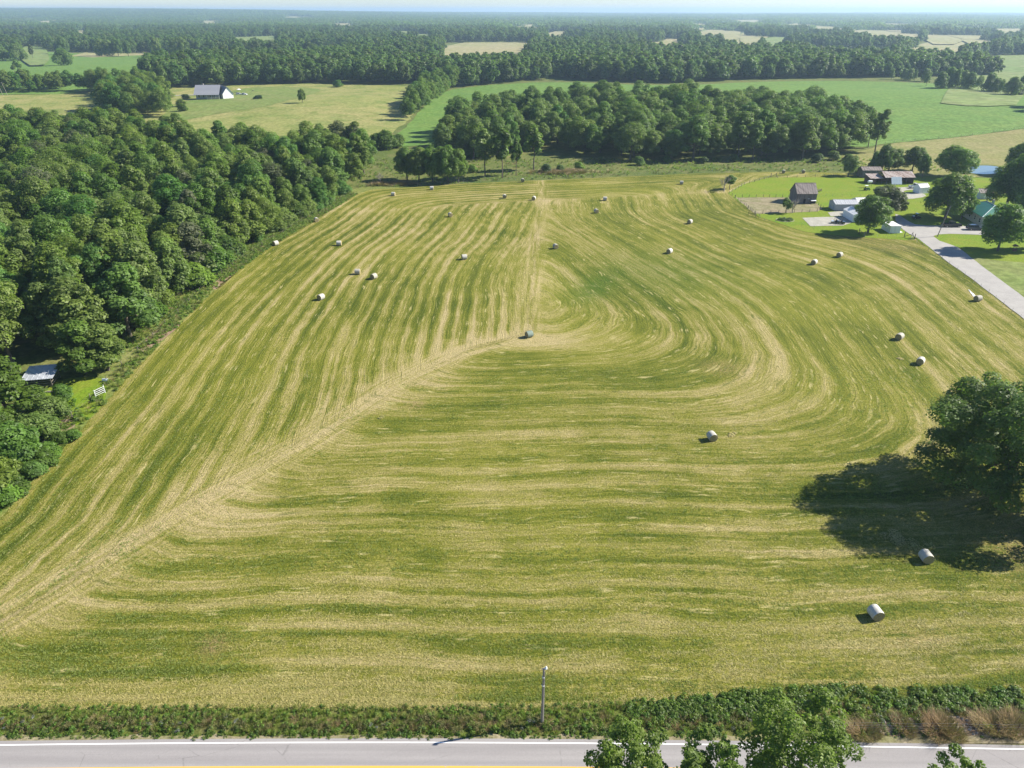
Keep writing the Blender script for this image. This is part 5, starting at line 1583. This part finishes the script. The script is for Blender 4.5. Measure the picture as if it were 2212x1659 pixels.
# overhead fuel tank
p = c5(200, 440)
s = empty('fuel_tank', p, 0, 'white fuel tank on tall steel legs at the lawn end by the open shed', 'tank')
W('tank', s, MB().tube([(-.85, 0, 2.3), (-.72, 0, 2.3), (.72, 0, 2.3), (.85, 0, 2.3)], [.35, .5, .5, .35], 16), M['white_steel'])
for x in (-.6, .6):
    for y in (-.42, .42): W('leg', s, MB().bar((x, y * 1.25, -.1), (x, y * .8, 2.0), .05), M['steel'])
W('brace', s, MB().bar((-.6, -.5, .5), (.6, -.45, 1.6), .03).bar((-.6, .5, .5), (.6, .45, 1.6), .03), M['steel'])
W('hose', s, MB().tube([(.5, -.5, 2.0), (.55, -.62, 1.3), (.5, -.6, .6)], .03, 6), M['dark'])
# lawn chairs
def chair(p, rz, lab):
    s = empty('lawn_chair', p, rz, lab, 'chair', 'lawn chairs')
    for i in range(4): W('slat', s, MB().box(-.30, .30, -.28 + i * .15, -.16 + i * .15, .38, .41), M['wood_brown'])
    for i in range(4): W('slat', s, MB().add([(-.3 + i * .155, .30, .40), (-.17 + i * .155, .30, .40), (-.17 + i * .155, .55, 1.12), (-.3 + i * .155, .55, 1.12), (-.3 + i * .155, .33, .40), (-.17 + i * .155, .33, .40), (-.17 + i * .155, .58, 1.12), (-.3 + i * .155, .58, 1.12)], [(0, 1, 2, 3), (7, 6, 5, 4), (0, 4, 5, 1), (1, 5, 6, 2), (2, 6, 7, 3), (3, 7, 4, 0)]), M['wood_brown'])
    for sx in (-.34, .34):
        W('leg', s, MB().box(sx - .03, sx + .03, -.30, -.22, 0, .60), M['wood_brown']); W('leg', s, MB().box(sx - .03, sx + .03, .30, .38, 0, .62), M['wood_brown'])
        W('arm', s, MB().box(sx - .06, sx + .06, -.34, .42, .622, .66), M['wood_brown'])
    s.scale = (1.25, 1.25, 1.25)
chair(c5(595, 745), .3, 'left of two dark brown lawn chairs on the bright grass')
chair(c5(634, 745), -.2, 'right of two dark brown lawn chairs on the bright grass')
# small well house on the right lawn
p = c5(2085, 1262)
s = empty('wishing_well', p, .1, 'small brown roofed wishing well on the lawn right of the rounded tree', 'well')
W('tub', s, MB().tube([(0, 0, -.1), (0, 0, .75)], .55, 12), M['wood_brown'])
for sx in (-.5, .5): W('post', s, MB().box(sx - .05, sx + .05, -.05, .05, .75, 1.5), M['post'])
W('roof', s, MB().prism([(-.8, 1.45), (.8, 1.45), (0, 1.95)], -.55, .55), M['wood_brown'])
# feeder beside the barn
p = c4(1325, 492)
s = empty('hay_feeder', p, 0, 'tan wooden feed rack at the right side of the weathered barn', 'feeder')
for x in (-.7, .7):
    for y in (-.4, .4): W('leg', s, MB().box(x - .05, x + .05, y - .05, y + .05, 0, 1.1), M['porch'])
for z in (.45, .75, 1.0): W('plank', s, MB().box(-.8, .8, -.49, -.452, z, z + .14), M['porch'])
W('trough', s, MB().box(-.75, .75, -.44, .44, .38, .44), M['wood_brown'])
# umbrella table by the far house
p = c8(1480, 372)
s = empty('patio_umbrella', p, 0, 'white patio umbrella near the cars of the far house', 'umbrella')
W('pole', s, MB().tube([(0, 0, 0), (0, 0, 2.5)], .05, 6), M['steel'])
n = 10
W('canopy', s, MB().add([(1.9 * math.cos(k * 2 * math.pi / n), 1.9 * math.sin(k * 2 * math.pi / n), 2.2) for k in range(n)] + [(0, 0, 2.95), (0, 0, 2.3)], [(k, (k + 1) % n, n) for k in range(n)] + [((k + 1) % n, k, n + 1) for k in range(n)]), M['white_steel'])
o = MB().box(-.9, .9, -.4, .4, .65, .72).box(-.8, -.7, -.3, .3, 0, .645).box(.7, .8, -.3, .3, 0, .645).box(-.9, .9, -.8, -.6, .38, .43).box(-.9, .9, .6, .8, .38, .43).box(-.05, .05, -.7, .7, .33, .375).build('picnic_table', M['post'])
o.location = c8(1780, 345); tag(o, 'dark picnic table on the lawn right of the far house', 'table')

# ------------------------------------------------------------------ poles
def pole(name, lab, base, top, r0, cat='utility pole', arm=True, lamp=False):
    root = empty(name, base, 0, lab, cat)
    v = top - base
    W('shaft', root, MB().tube([-v * .03, v * .5, v], [r0, r0 * .85, r0 * .65], 10), M['pole'])
    if arm:
        W('crossarm', root, MB().box(v.x - .9, v.x + .9, v.y - .16, v.y - .06, v.z - .75, v.z - .62), M['pole'])
        for k in (-.8, 0, .8): W('insulator', root, MB().tube([(v.x + k, v.y - .11, v.z - .62), (v.x + k, v.y - .11, v.z - .45)], .045, 8), M['steel'])
    if lamp:
        W('bracket', root, MB().tube([(v.x - .22, v.y, v.z - .12), (v.x, v.y, v.z - .03), (v.x + .20, v.y - .05, v.z + .10)], .045, 6), M['steel'])
        W('lamp_head', root, MB().tube([(v.x + .17, v.y - .05, v.z + .02), (v.x + .20, v.y - .05, v.z + .12), (v.x + .22, v.y - .05, v.z + .30)], [.15, .13, .05], 10), M['white_steel'])
        W('band', root, MB().tube([(0, 0, v.z * .70), (0, 0, v.z * .712)], r0 * .98, 10), M['white_steel'])
        W('band', root, MB().tube([(0, 0, v.z * .845), (0, 0, v.z * .855)], r0 * .9, 10), M['white_steel'])
        W('conduit', root, MB().tube([(r0 * .9, -.06, 0), (r0 * .75, -.05, v.z * .95)], .025, 6), M['steel'])
    return root
b_ = at(1171, 1563)
pole('utility_pole', 'lone grey utility pole with a small lamp in the weedy roadside verge', b_, b_ + Vector((0.02, 0, 7.75)), .15, arm=False, lamp=True)
b_ = c5(1087, 1078)
pole('utility_pole', 'leaning brown pole at the bend where the drive enters the yard', b_, b_ + Vector((1.85, .6, 9.5)), .14, arm=False)
b_ = at(6.7, 206)
pole('utility_pole', 'leftmost of two pale poles at the left picture edge by the far pasture', b_, b_ + Vector((-1.6, 0, 8.0)), .17)
b_ = at(15.8, 204.5)
pole('utility_pole', 'taller right one of two pale poles by the far left pasture', b_, b_ + Vector((-1.8, 0, 9.6)), .17)

# ------------------------------------------------------------------ fences and gates
def fence(lab, pts, step, post='wood', h=1.25, wires=3, name='wire_fence', jit=.12):
    pts = [Vector((q[0], q[1], 0)) for q in pts]
    root = empty(name, (pts[0].x, pts[0].y, float(terrain(pts[0].x, pts[0].y))), 0, lab, 'fence')
    o0 = root.location.copy()
    P = []
    for a_, b_ in zip(pts, pts[1:]):
        k = max(1, round((b_ - a_).length / step))
        P += [a_.lerp(b_, j / k) for j in range(k)]
    P.append(pts[-1])
    r = random.Random(len(P))
    if post == 'wood': me = MB().tube([(0, 0, -.3), (0, 0, h * .6), (0, 0, h)], [.085, .075, .06], 6).mesh('post', M['post'])
    else: me = MB().box(-.03, .03, -.012, .012, -.3, h).box(-.012, .012, -.045, -.014, -.3, h).mesh('post', M['rust'] if post == 'rust' else M['steel'])
    tops = []
    for q in P:
        q = q + Vector((r.uniform(-jit, jit), r.uniform(-jit, jit), 0))
        z = float(terrain(q.x, q.y)) - o0.z
        o = link('post', me, root)
        o.location = (q.x - o0.x, q.y - o0.y, z)
        o.rotation_euler = (r.uniform(-.05, .05), r.uniform(-.05, .05), r.uniform(0, 3))
        tops.append(Vector((q.x - o0.x, q.y - o0.y, z)))
    for k in range(wires):
        w = MB()
        zz = h * (.35 + .58 * k / max(1, wires - 1))
        w.tube([q + Vector((0, -.05, zz)) for q in tops], .007, 3, False)
        W('wire', root, w, M['steel'])
    return root
dl = [(122.6, 214.0)] + [(q[0] - .9, q[1]) for q in DRIVE_L]
fence('thin steel post fence along the field side of the drive', dl, 4.4, 'steel')
fence('wire fence curving round the far corner of the bright lawn', [tuple(q) for q in G((1800, 381), (1660, 385), (1608, 399), (1575, 418), (1593, 433), (1640, 469))], 4.0, 'wood', 1.1)
fence('sagging wire fence round the far side of the dirt pen', [tuple(c4(*q)[:2]) for q in ((240, 572), (600, 568), (930, 570))], 2.6, 'wood', 1.2)
fence('wire fence along the near side of the dirt pen', [tuple(c4(*q)[:2]) for q in ((380, 690), (490, 782), (900, 770), (1300, 752), (1375, 720), (1290, 648))], 2.6, 'wood', 1.2)
fence('low steel wire fence between yard corner and hay field', [tuple(c4(*q)[:2]) for q in ((500, 800), (620, 870), (900, 905), (1100, 935), (1260, 975))], 4.0, 'steel', 1.1)
fence('short wire fence below the pale storage shed', [tuple(c5(*q)[:2]) for q in ((140, 1080), (300, 1082), (430, 1082), (545, 1085), (655, 1088))], 3.0, 'steel', 1.15)
fence('wire fence crossing the lawn behind the weathered barn', [tuple(c4(*q)[:2]) for q in ((1320, 560), (1500, 555), (1740, 560), (1860, 560))], 3.2, 'steel', 1.1)
fence('rusty post fence through dry brush at the lower right verge', [tuple(q) for q in G((1780, 1578), (1900, 1579), (2060, 1580), (2240, 1581))], 2.3, 'rust', 1.25)
fence('old wire fence in the weedy strip along the left wood', [(-81.5, 60), (-76.5, 80)] + [(q[0] - 3.2, q[1]) for q in LEFT], 7.0, 'wood', 1.1, 2)
fence('wire fence along the far edge of the hay field', [(q[0], q[1] + 2.0) for q in FAR], 8.0, 'steel', 1.15)
fence('wire fence line between the bright field and the dry pasture', [tuple(q) for q in G((1850, 321), (1950, 305), (2100, 292), (2212, 277), (2400, 262))], 9.0, 'wood', 1.2)

def brace(lab, pa, pb):
    root = empty('fence_brace', pa, 0, lab, 'fence brace')
    v = pb - pa
    for q in (Vector((0, 0, 0)), v): W('post', root, MB().tube([q + Vector((0, 0, -.3)), q + Vector((0, 0, 1.75))], [.13, .11], 8), M['post'])
    W('rail', root, MB().tube([Vector((0, 0, .25)), v + Vector((0, 0, 1.35))], .07, 6), M['post'])
brace('dark wooden fence brace at the corner of the drive by the storage shed, left half', c5(658, 1085), c5(755, 1095))
brace('dark wooden fence brace at the corner of the drive, right half', c5(790, 1112), c5(756, 1092))
brace('dark wooden fence brace under the yard tree', c5(145, 1078), c5(70, 1040))
brace('grey fence brace at the far end of the bright lawn', c4(700, 305), c4(770, 302))
p = at(207, 858); q = at(222, 851)
s = empty('field_gate', p, math.atan2(q.y - p.y, q.x - p.x), 'white tubular field gate at the left edge by the clearing', 'gate')
gl = 1.9
for z in (.25, .6, .95, 1.3): W('rail', s, MB().tube([(0, 0, z), (gl, 0, z)], .035, 6), M['white_steel'])
for x in (0, gl): W('upright', s, MB().tube([(x, 0, 0), (x, 0, 1.6 if x else 1.4)], .05, 8), M['white_steel'])
o = MB().tube([(0, 0, -.2), (0, 0, 1.1)], [.10, .08], 7).build('fence_post', M['deadwood']); o.location = at(54, 1000)
tag(o, 'single pale leaning post in the weeds at the left edge', 'post'); o.rotation_euler = (0, .15, 0)
p, q = c4(410, 790), c4(500, 830)
s = empty('pipe_gate', p, math.atan2(q.y - p.y, q.x - p.x), 'dark pipe gate between the dirt pen corner and the hay field', 'gate')
L_ = (q - p).length
for z in (.3, .65, 1.0, 1.3): W('rail', s, MB().tube([(0, 0, z), (L_, 0, z)], .03, 6), M['rust'])
for x in (0, L_): W('upright', s, MB().tube([(x, 0, 0), (x, 0, 1.45)], .05, 8), M['rust'])

# flower bed
p = c4(885, 862)
s = empty('flower_bed', p, 0, 'oval flower bed with pale blossoms on the lawn below the dirt pen', 'flower bed')
r = np.random.default_rng(5)
lo = [(2.4 * math.cos(a) * q, 1.9 * math.sin(a) * q, .2, .55) for a, q in zip(r.random(26) * 6.28, np.sqrt(r.random(26)))]
V, F, tint = leaf_cloud(r, lo, 1500, .16, up=.4)
V[:, 2] = np.maximum(V[:, 2], .02)
link('foliage', np_mesh('foliage', V, F, M['hedge'], dict(tint=tint)), s)
V, F, tint = leaf_cloud(r, [(l[0], l[1], l[2] + .12, l[3] * .9) for l in lo[:13]], 120, .10, up=1.2)
o = link('blossoms', np_mesh('blossoms', V, F, M['flower'], dict(tint=tint)), s); o['kind'] = 'stuff'
W('edging', s, MB().tube([(2.9 * math.cos(a), 2.35 * math.sin(a), .05) for a in np.linspace(0, 6.2832, 33)], .08, 5, False), M['stone'])

# ------------------------------------------------------------------ bushes that can be told apart
def bush(px, py, h, lab, mat='hedge', wide=1.0, group=None, kind='shrub0'):
    return tree(kind, at(px, py), h, lab, mat, group, wide, 'bush', 'bush', bark=False)
p = c8(1900, 515)
tree('shrub0', p, 2.6, 'low dark rounded bush on the lawn right of the far house', 'hedge', None, 2.2, 'bush', 'bush', bark=False)
tree('shrub0', c8(330, 510), 3.2, 'dark bush at the left corner of the far house', 'hedge', None, 1.7, 'bush', 'bush', bark=False)
tree('shrub0', c8(230, 680), 4.5, 'round bush at the right foot of the dark clump by the far house', 'leaf_wood', None, 1.4, 'bush', 'bush', bark=False)
tree('shrub0', at(395, 240), 4.5, 'bright bush at the end of the dark clump by the far house', 'leaf_bright', None, 1.3, 'bush', 'bush', bark=False)
for i, (px, py, h) in enumerate([(1180, 372, 3.2), (1210, 370, 2.6), (1250, 366, 3.0), (1300, 352, 2.6), (1380, 356, 3.4), (1440, 350, 2.8), (1520, 352, 2.6), (1585, 348, 3.0), (1020, 372, 3.0), (1765, 350, 3.6), (1800, 345, 3.8), (1830, 348, 3.0)]):
    bush(px, py, h, 'low shrub in the shaded rough grass before the middle grove', ['hedge', 'leaf_grove', 'weed'][i % 3], 1.2, 'shrubs before the middle grove')
er = np.random.default_rng(77)
pl = [Vector((q[0], q[1])) for q in LEFT]
for i in range(46):
    f = er.random() ** .8 * (len(pl) - 1.001)
    k = int(f); q = pl[k].lerp(pl[k + 1], f - k)
    if 112 < q.y < 132: continue
    x, y = q.x - 5.5 - er.random() * 3.5, q.y
    tree('shrub%d' % (i % 2), Vector((x, y, 0)), 2.6 + 3.4 * er.random(), 'leafy bush at the foot of the left wood along the hay field', ['weed', 'leaf_wood', 'leaf_bright', 'leaf_wood'][i % 4], 'bushes along the left wood', 1.1 + .3 * er.random(), 'bush', 'bush', bark=False)
for i, (px, py, h) in enumerate([(10, 1090, 3.2), (35, 1065, 2.6), (75, 1030, 2.4), (110, 985, 2.2), (130, 960, 2.0), (60, 960, 3.0), (20, 1040, 3.4), (95, 1005, 2.6), (-40, 1130, 3.0), (160, 950, 1.8), (0, 1010, 3.5)]):
    bush(px, py, h, 'tangled green bush in the weedy corner at the left picture edge', ['weed', 'leaf_bright', 'leaf_wood'][i % 3], 1.2, 'bushes in the left corner')

# ------------------------------------------------------------------ weeds, brush and loose hay
def blades(seed, n, h, spread, w, mat, lean=.5, curve=.3):
    r = np.random.default_rng(seed)
    V = []; F = []
    for i in range(n):
        a = r.random() * 6.28; q = spread * math.sqrt(r.random())
        x, y = q * math.cos(a), q * math.sin(a)
        hh = h * (.55 + .6 * r.random()); l = lean * hh * (.3 + r.random()); d = a + r.normal() * .6
        mx, my = x + l * .4 * math.cos(d), y + l * .4 * math.sin(d); tx, ty = x + l * math.cos(d), y + l * math.sin(d)
        px, py = -math.sin(d) * w, math.cos(d) * w
        b = len(V)
        V += [(x - px, y - py, -.02), (x + px, y + py, 0), (mx + px * .8, my + py * .8, hh * .62), (mx - px * .8, my - py * .8, hh * .62), (tx + px * .15, ty + py * .15, hh), (tx - px * .15, ty - py * .15, hh)]
        F += [(b, b + 1, b + 2, b + 3), (b + 3, b + 2, b + 4, b + 5)]
    V = np.array(V); tint = np.repeat(np.clip(.5 + .25 * r.normal(size=n), 0, 1), 6)
    return np_mesh('tuft', V, np.array(F), mat, dict(tint=tint))
def weed(seed, h, rad, n, size, mat):
    r = np.random.default_rng(seed)
    lo = [(r.normal() * rad * .45, r.normal() * rad * .45, h * (.35 + .4 * r.random()), rad * .5) for _ in range(5)]
    V, F, tint = leaf_cloud(r, lo, n, size, up=.5, keep_in=.6)
    V[:, 2] = np.maximum(V[:, 2], .02)
    return np_mesh('weed', V, F, mat, dict(tint=tint))
def srcs(*ms): return [bpy.data.objects.new('plant_source', m) for m in ms]
vr = np.random.default_rng(41)
S = srcs(weed(1, .55, .5, 90, .11, M['weed']), weed(2, .8, .5, 110, .10, M['weed']), blades(3, 44, .75, .36, .024, M['grass']), blades(4, 60, .9, .40, .016, M['olive']),
         weed(5, .9, .55, 110, .075, M['olive']), blades(6, 110, .6, .5, .010, M['dry'], 1.0), weed(7, .6, .45, 80, .07, M['blue_weed']), weed(8, .45, .6, 90, .13, M['leaf_bright']))
P = []; I = []; sc = []
def put(x, y, i, s):
    P.append((x, y, float(terrain(x, y)) - .03)); I.append(i); sc.append(s)
top = lambda x: np.interp(x, [-80, 0, 18, 30, 60], [48.2, 48.2, 49.0, 50.4, 49.8])
for _ in range(5200):
    x = vr.uniform(-62, 66); y0, y1 = 44.75, top(x) + .2
    f = vr.random(); y = y0 + (y1 - y0) * f
    rocky = 41 < x < 66 and 44.9 < y < 47.6
    if rocky and vr.random() < .93: continue
    u = vr.random()
    n = math.sin(x * .35) + math.sin(x * .9 + 1)
    if f > .45 and vr.random() < .35 + .3 * math.sin(x * .22): u = .55; f = .8
    if f < .3 and vr.random() < .35: continue
    if x > 12 and f > .5 and u < .55: put(x, y, 7 if u < .3 else 0, vr.uniform(.6, 1.05)); continue
    if f < .18: i = 7 if u < .45 else (0 if u < .75 else 2)
    elif f < .62: i = (3 if u < .25 else 4 if u < .45 else 1 if u < .72 else 2 if u < .85 else 6 if (u < .95 and n > .6) else 5)
    else: i = 1 if u < .35 else 2 if u < .62 else 0 if u < .85 else 3
    put(x, y, i, vr.uniform(.35, .80) * (.55 if f < .12 else .85 if f < .7 else .6))
for _ in range(150):                      # dry brush at the lower right
    x = vr.uniform(38, 68); y = vr.uniform(45.9, 48.0)
    if (math.sin(x * 1.1) + math.sin(x * .37 + y)) > -.2: put(x, y, 5, vr.uniform(.4, .8))
instancer('verge_weeds', P, sc, vr.random(len(P)) * 6.28, I, S, label='mixed green and dry weeds growing along the road verge')
P = []; I = []; sc = []
for _ in range(4600):                     # strip along the left wood
    f = vr.random() ** .75 * (len(pl) - 1.001); k = int(f); q = pl[k].lerp(pl[k + 1], f - k)
    d = -vr.random() * 9.5
    if 110 < q.y < 132 and d < -3.4: continue
    u = vr.random()
    put(q.x + d, q.y + vr.normal() * .5, 2 if u < .42 else 0 if u < .66 else 7 if u < .78 else 3 if u < .9 else 1 if u < .96 else 5, vr.uniform(.5, 1.1))
for _ in range(500):
    x = vr.uniform(-95, -77); y = vr.uniform(76, 112)
    if x < -79 + (y - 78) * .05: put(x, y, int(vr.choice([0, 1, 2, 7])), vr.uniform(.7, 1.5))
instancer('edge_weeds', P, sc, vr.random(len(P)) * 6.28, I, S, label='rough grass and weeds in the strip between hay field and left wood')
P = []; I = []; sc = []
FE = [Vector(q) for q in FAR]
for _ in range(2200):                     # rough ground behind the hay field
    x = vr.uniform(-66, 190); y = vr.uniform(286, 346)
    ed = np.interp(x, [q[0] for q in FAR], [q[1] for q in FAR])
    if y < ed + 1.5: continue
    u = vr.random(); n = math.sin(x * .16 + 1) * math.sin(y * .21)
    put(x, y, 5 if (n > .6 and u < .3) else 4 if u < .12 else 3 if u < .30 else 2 if u < .72 else 0, vr.uniform(.6, 1.3))
for (px, py, rx, ry, n_) in ((845, 401, 7, 2.5, 60), (870, 399, 6, 2.5, 45), (1205, 374, 10, 4, 110), (1235, 372, 8, 4, 80)):
    c = at(px, py)
    for _ in range(n_): put(c.x + vr.normal() * rx * .5, c.y + vr.normal() * ry * .5 + 1, 5, vr.uniform(1.3, 2.3))
instancer('meadow_weeds', P, sc, vr.random(len(P)) * 6.28, I, S, label='rough grass, weeds and rusty brush between hay field and grove')
# loose hay and stubble tufts on the near part of the field
HS = srcs(blades(11, 9, .10, .22, .020, M['straw'], 2.2), blades(12, 7, .07, .30, .018, M['straw'], 3.2), blades(13, 10, .12, .20, .020, M['grass'], 1.3), blades(14, 9, .08, .20, .022, M['stubble'], 2.0))
hp = np.array(HAY)
n = 150000
yy = 47.6 + (205 - 47.6) * vr.random(n) ** 1.8          # thinning out with distance
xx = vr.uniform(-1, 1, n) * (.72 * (.885 * yy + 29) + 3)
k = inside(hp, xx, yy) & (vr.random(n) < np.interp(yy, [47, 110, 205], [1, .75, .06]))
xx, yy = xx[k], yy[k]
ha = hay_attrs(xx, yy)
ph = ha['tone'] + .10 * vr.normal(size=len(xx)) + .25 * np.maximum(ha['band'], ha['seam'] * .6)
idx = np.where(ph > .60, np.where(vr.random(len(xx)) < .5, 0, 1), np.where(ph < .40, 2, 3))
k = (idx != 3) | (vr.random(len(xx)) < .35)
k &= (yy < 125) | (idx < 2)
xx, yy, idx = xx[k], yy[k], idx[k]
instancer('loose_hay', np.column_stack([xx, yy, terrain(xx, yy) + .005]), vr.uniform(.55, 1.15, len(xx)), vr.random(len(xx)) * 6.28, idx, HS, label='stubble tufts and loose hay wisps left on the mown rows')
# rubble in the bare soil by the road
m = MB()
rr = random.Random(9)
for _ in range(170):
    p = at(rr.uniform(1890, 2215), rr.uniform(1548, 1590)); s = rr.uniform(.06, .20)
    vs = [(p.x + s * dx * rr.uniform(.7, 1.2), p.y + s * dy * rr.uniform(.7, 1.2), p.z + .02 + s * dz * rr.uniform(.6, 1.0)) for dx, dy, dz in ((1, 0, 0), (0, 1, 0), (-1, 0, 0), (0, -1, 0), (0, 0, 1), (0, 0, -.4))]
    m.add(vs, [(0, 1, 4), (1, 2, 4), (2, 3, 4), (3, 0, 4), (1, 0, 5), (2, 1, 5), (3, 2, 5), (0, 3, 5)])
o = m.build('rubble', M['stone']); o['kind'] = 'stuff'; o['label'] = 'scattered stone rubble on the bare bank by the road'
for i, (cx, cy, s, lab) in enumerate([(140, 740, 1.35, 'rusty brown dry bush at the left end of the bare roadside bank'), (1080, 690, 1.5, 'wide tan dry bush in the middle of the bare roadside bank'), (1250, 700, 1.3, 'russet dry bush right of the wide tan one on the roadside bank'), (1800, 650, 1.6, 'large pale brown dry bush near the right end of the roadside bank'), (2080, 650, 1.5, 'faded dry bush at the right picture edge on the roadside bank'), (650, 660, 1.1, 'low grey brown dry bush left of the middle on the roadside bank')]):
    p = at((2500 + cx / 4.424) * .737333, (2000 + (cy - 75) / 4.424) * .737333)
    o = link('dry_bush', blades(60 + i, 900, .75, .95, .010, M['dry'], .8))
    o.location = p; o.scale = (s * 1.2, s * .8, s * .8); o.rotation_euler = (0, 0, i)
    tag(o, lab, 'dry bush')

# ------------------------------------------------------------------ far farm buildings
FB = [(168, 68, 'h', 'white farmhouse in the woods at the upper left, left of its barn'), (177, 67, 'b', 'long white barn right of the farmhouse in the upper left woods'),
      (338, 26, 't', 'slim white tower on the hazy horizon left of the middle'), (390, 25.5, 'b', 'white poultry barn on the horizon, left of another'), (440, 26, 'b', 'white poultry barn on the horizon, right of the hazy tower'),
      (1162, 39, 'b', 'white barn among far woods above the tan field'), (1266, 42, 'h', 'bright white house in the far woods right of the middle'), (1284, 53, 'h', 'white house alone in mid distance woods'),
      (1347, 43, 'b', 'white long barn near the hazy village'), (1381, 40, 'b', 'pale long barn on the ridge above the hazy village'), (1399, 56, 'h', 'left house of the hazy village on the right'), (1412, 55, 'h', 'middle house of the hazy village on the right'),
      (1420, 57, 'h', 'right house of the hazy village on the right'), (1516, 52, 'b', 'white barn right of the hazy village'), (1816, 59, 'b', 'bright white barn roof far right in the pale fields'), (1485, 56, 'h', 'small house between hazy village and white barn'),
      (760, 27, 'b', 'poultry barn on the horizon centre, leftmost of the pale row'), (830, 27, 'b', 'poultry barn on the horizon centre, second of the pale row'), (900, 27.5, 'b', 'poultry barn on the horizon centre, third of the pale row'), (1010, 29, 'b', 'poultry barn on the horizon right of the centre row')]
for px, py, k, lab in FB:
    p = at(px, py)
    s_ = max(1.0, p.y / 4200)
    if k == 't':
        o = empty('water_tower', p, 0, lab, 'tower')
        W('shaft', o, MB().tube([(0, 0, -1), (0, 0, 32)], 2.2, 12), M['white_steel'])
        W('tank', o, MB().tube([(0, 0, 32), (0, 0, 36), (0, 0, 42), (0, 0, 46)], [3, 8, 8, 2], 14), M['white_steel'])
        continue
    if k == 'b':
        g = gable('far_barn', lab, 'barn', p, random.uniform(-.15, .15), 60 * s_, 14 * s_, 4.5 * s_, 3 * s_, 'white_side', 'white_roof', 'x', .8, 10)
        door(g, 6, 0, 0, 4, 4, '-y', 'trim')
    else:
        g = gable('far_dwelling', lab, 'house', p, random.uniform(-.3, .3), 15 * s_, 10 * s_, 5.0 * s_, 3.5 * s_, 'white_wall', 'grey_roof', 'x', .6, 4)
        for x in (3, 7.5, 12): window(g, x * s_, 0, 1.4 * s_, 1.6 * s_, 2 * s_, '-y')
# ------------------------------------------------------------------ the air
mb = MB(); mb.box(-32000, 32000, -400, 29500, -4.0, 112.0)
t = NT('haze_air')
v = t.n('VolumePrincipled', {'Color': (0.50, 0.68, 0.92, 1), 'Density': HAZE_DENSITY, 'Anisotropy': 0.25})
t.t.links.new(v.outputs[0], t.out.inputs['Volume'])
hz = mb.build('haze', t.m)
hz['kind'] = 'stuff'
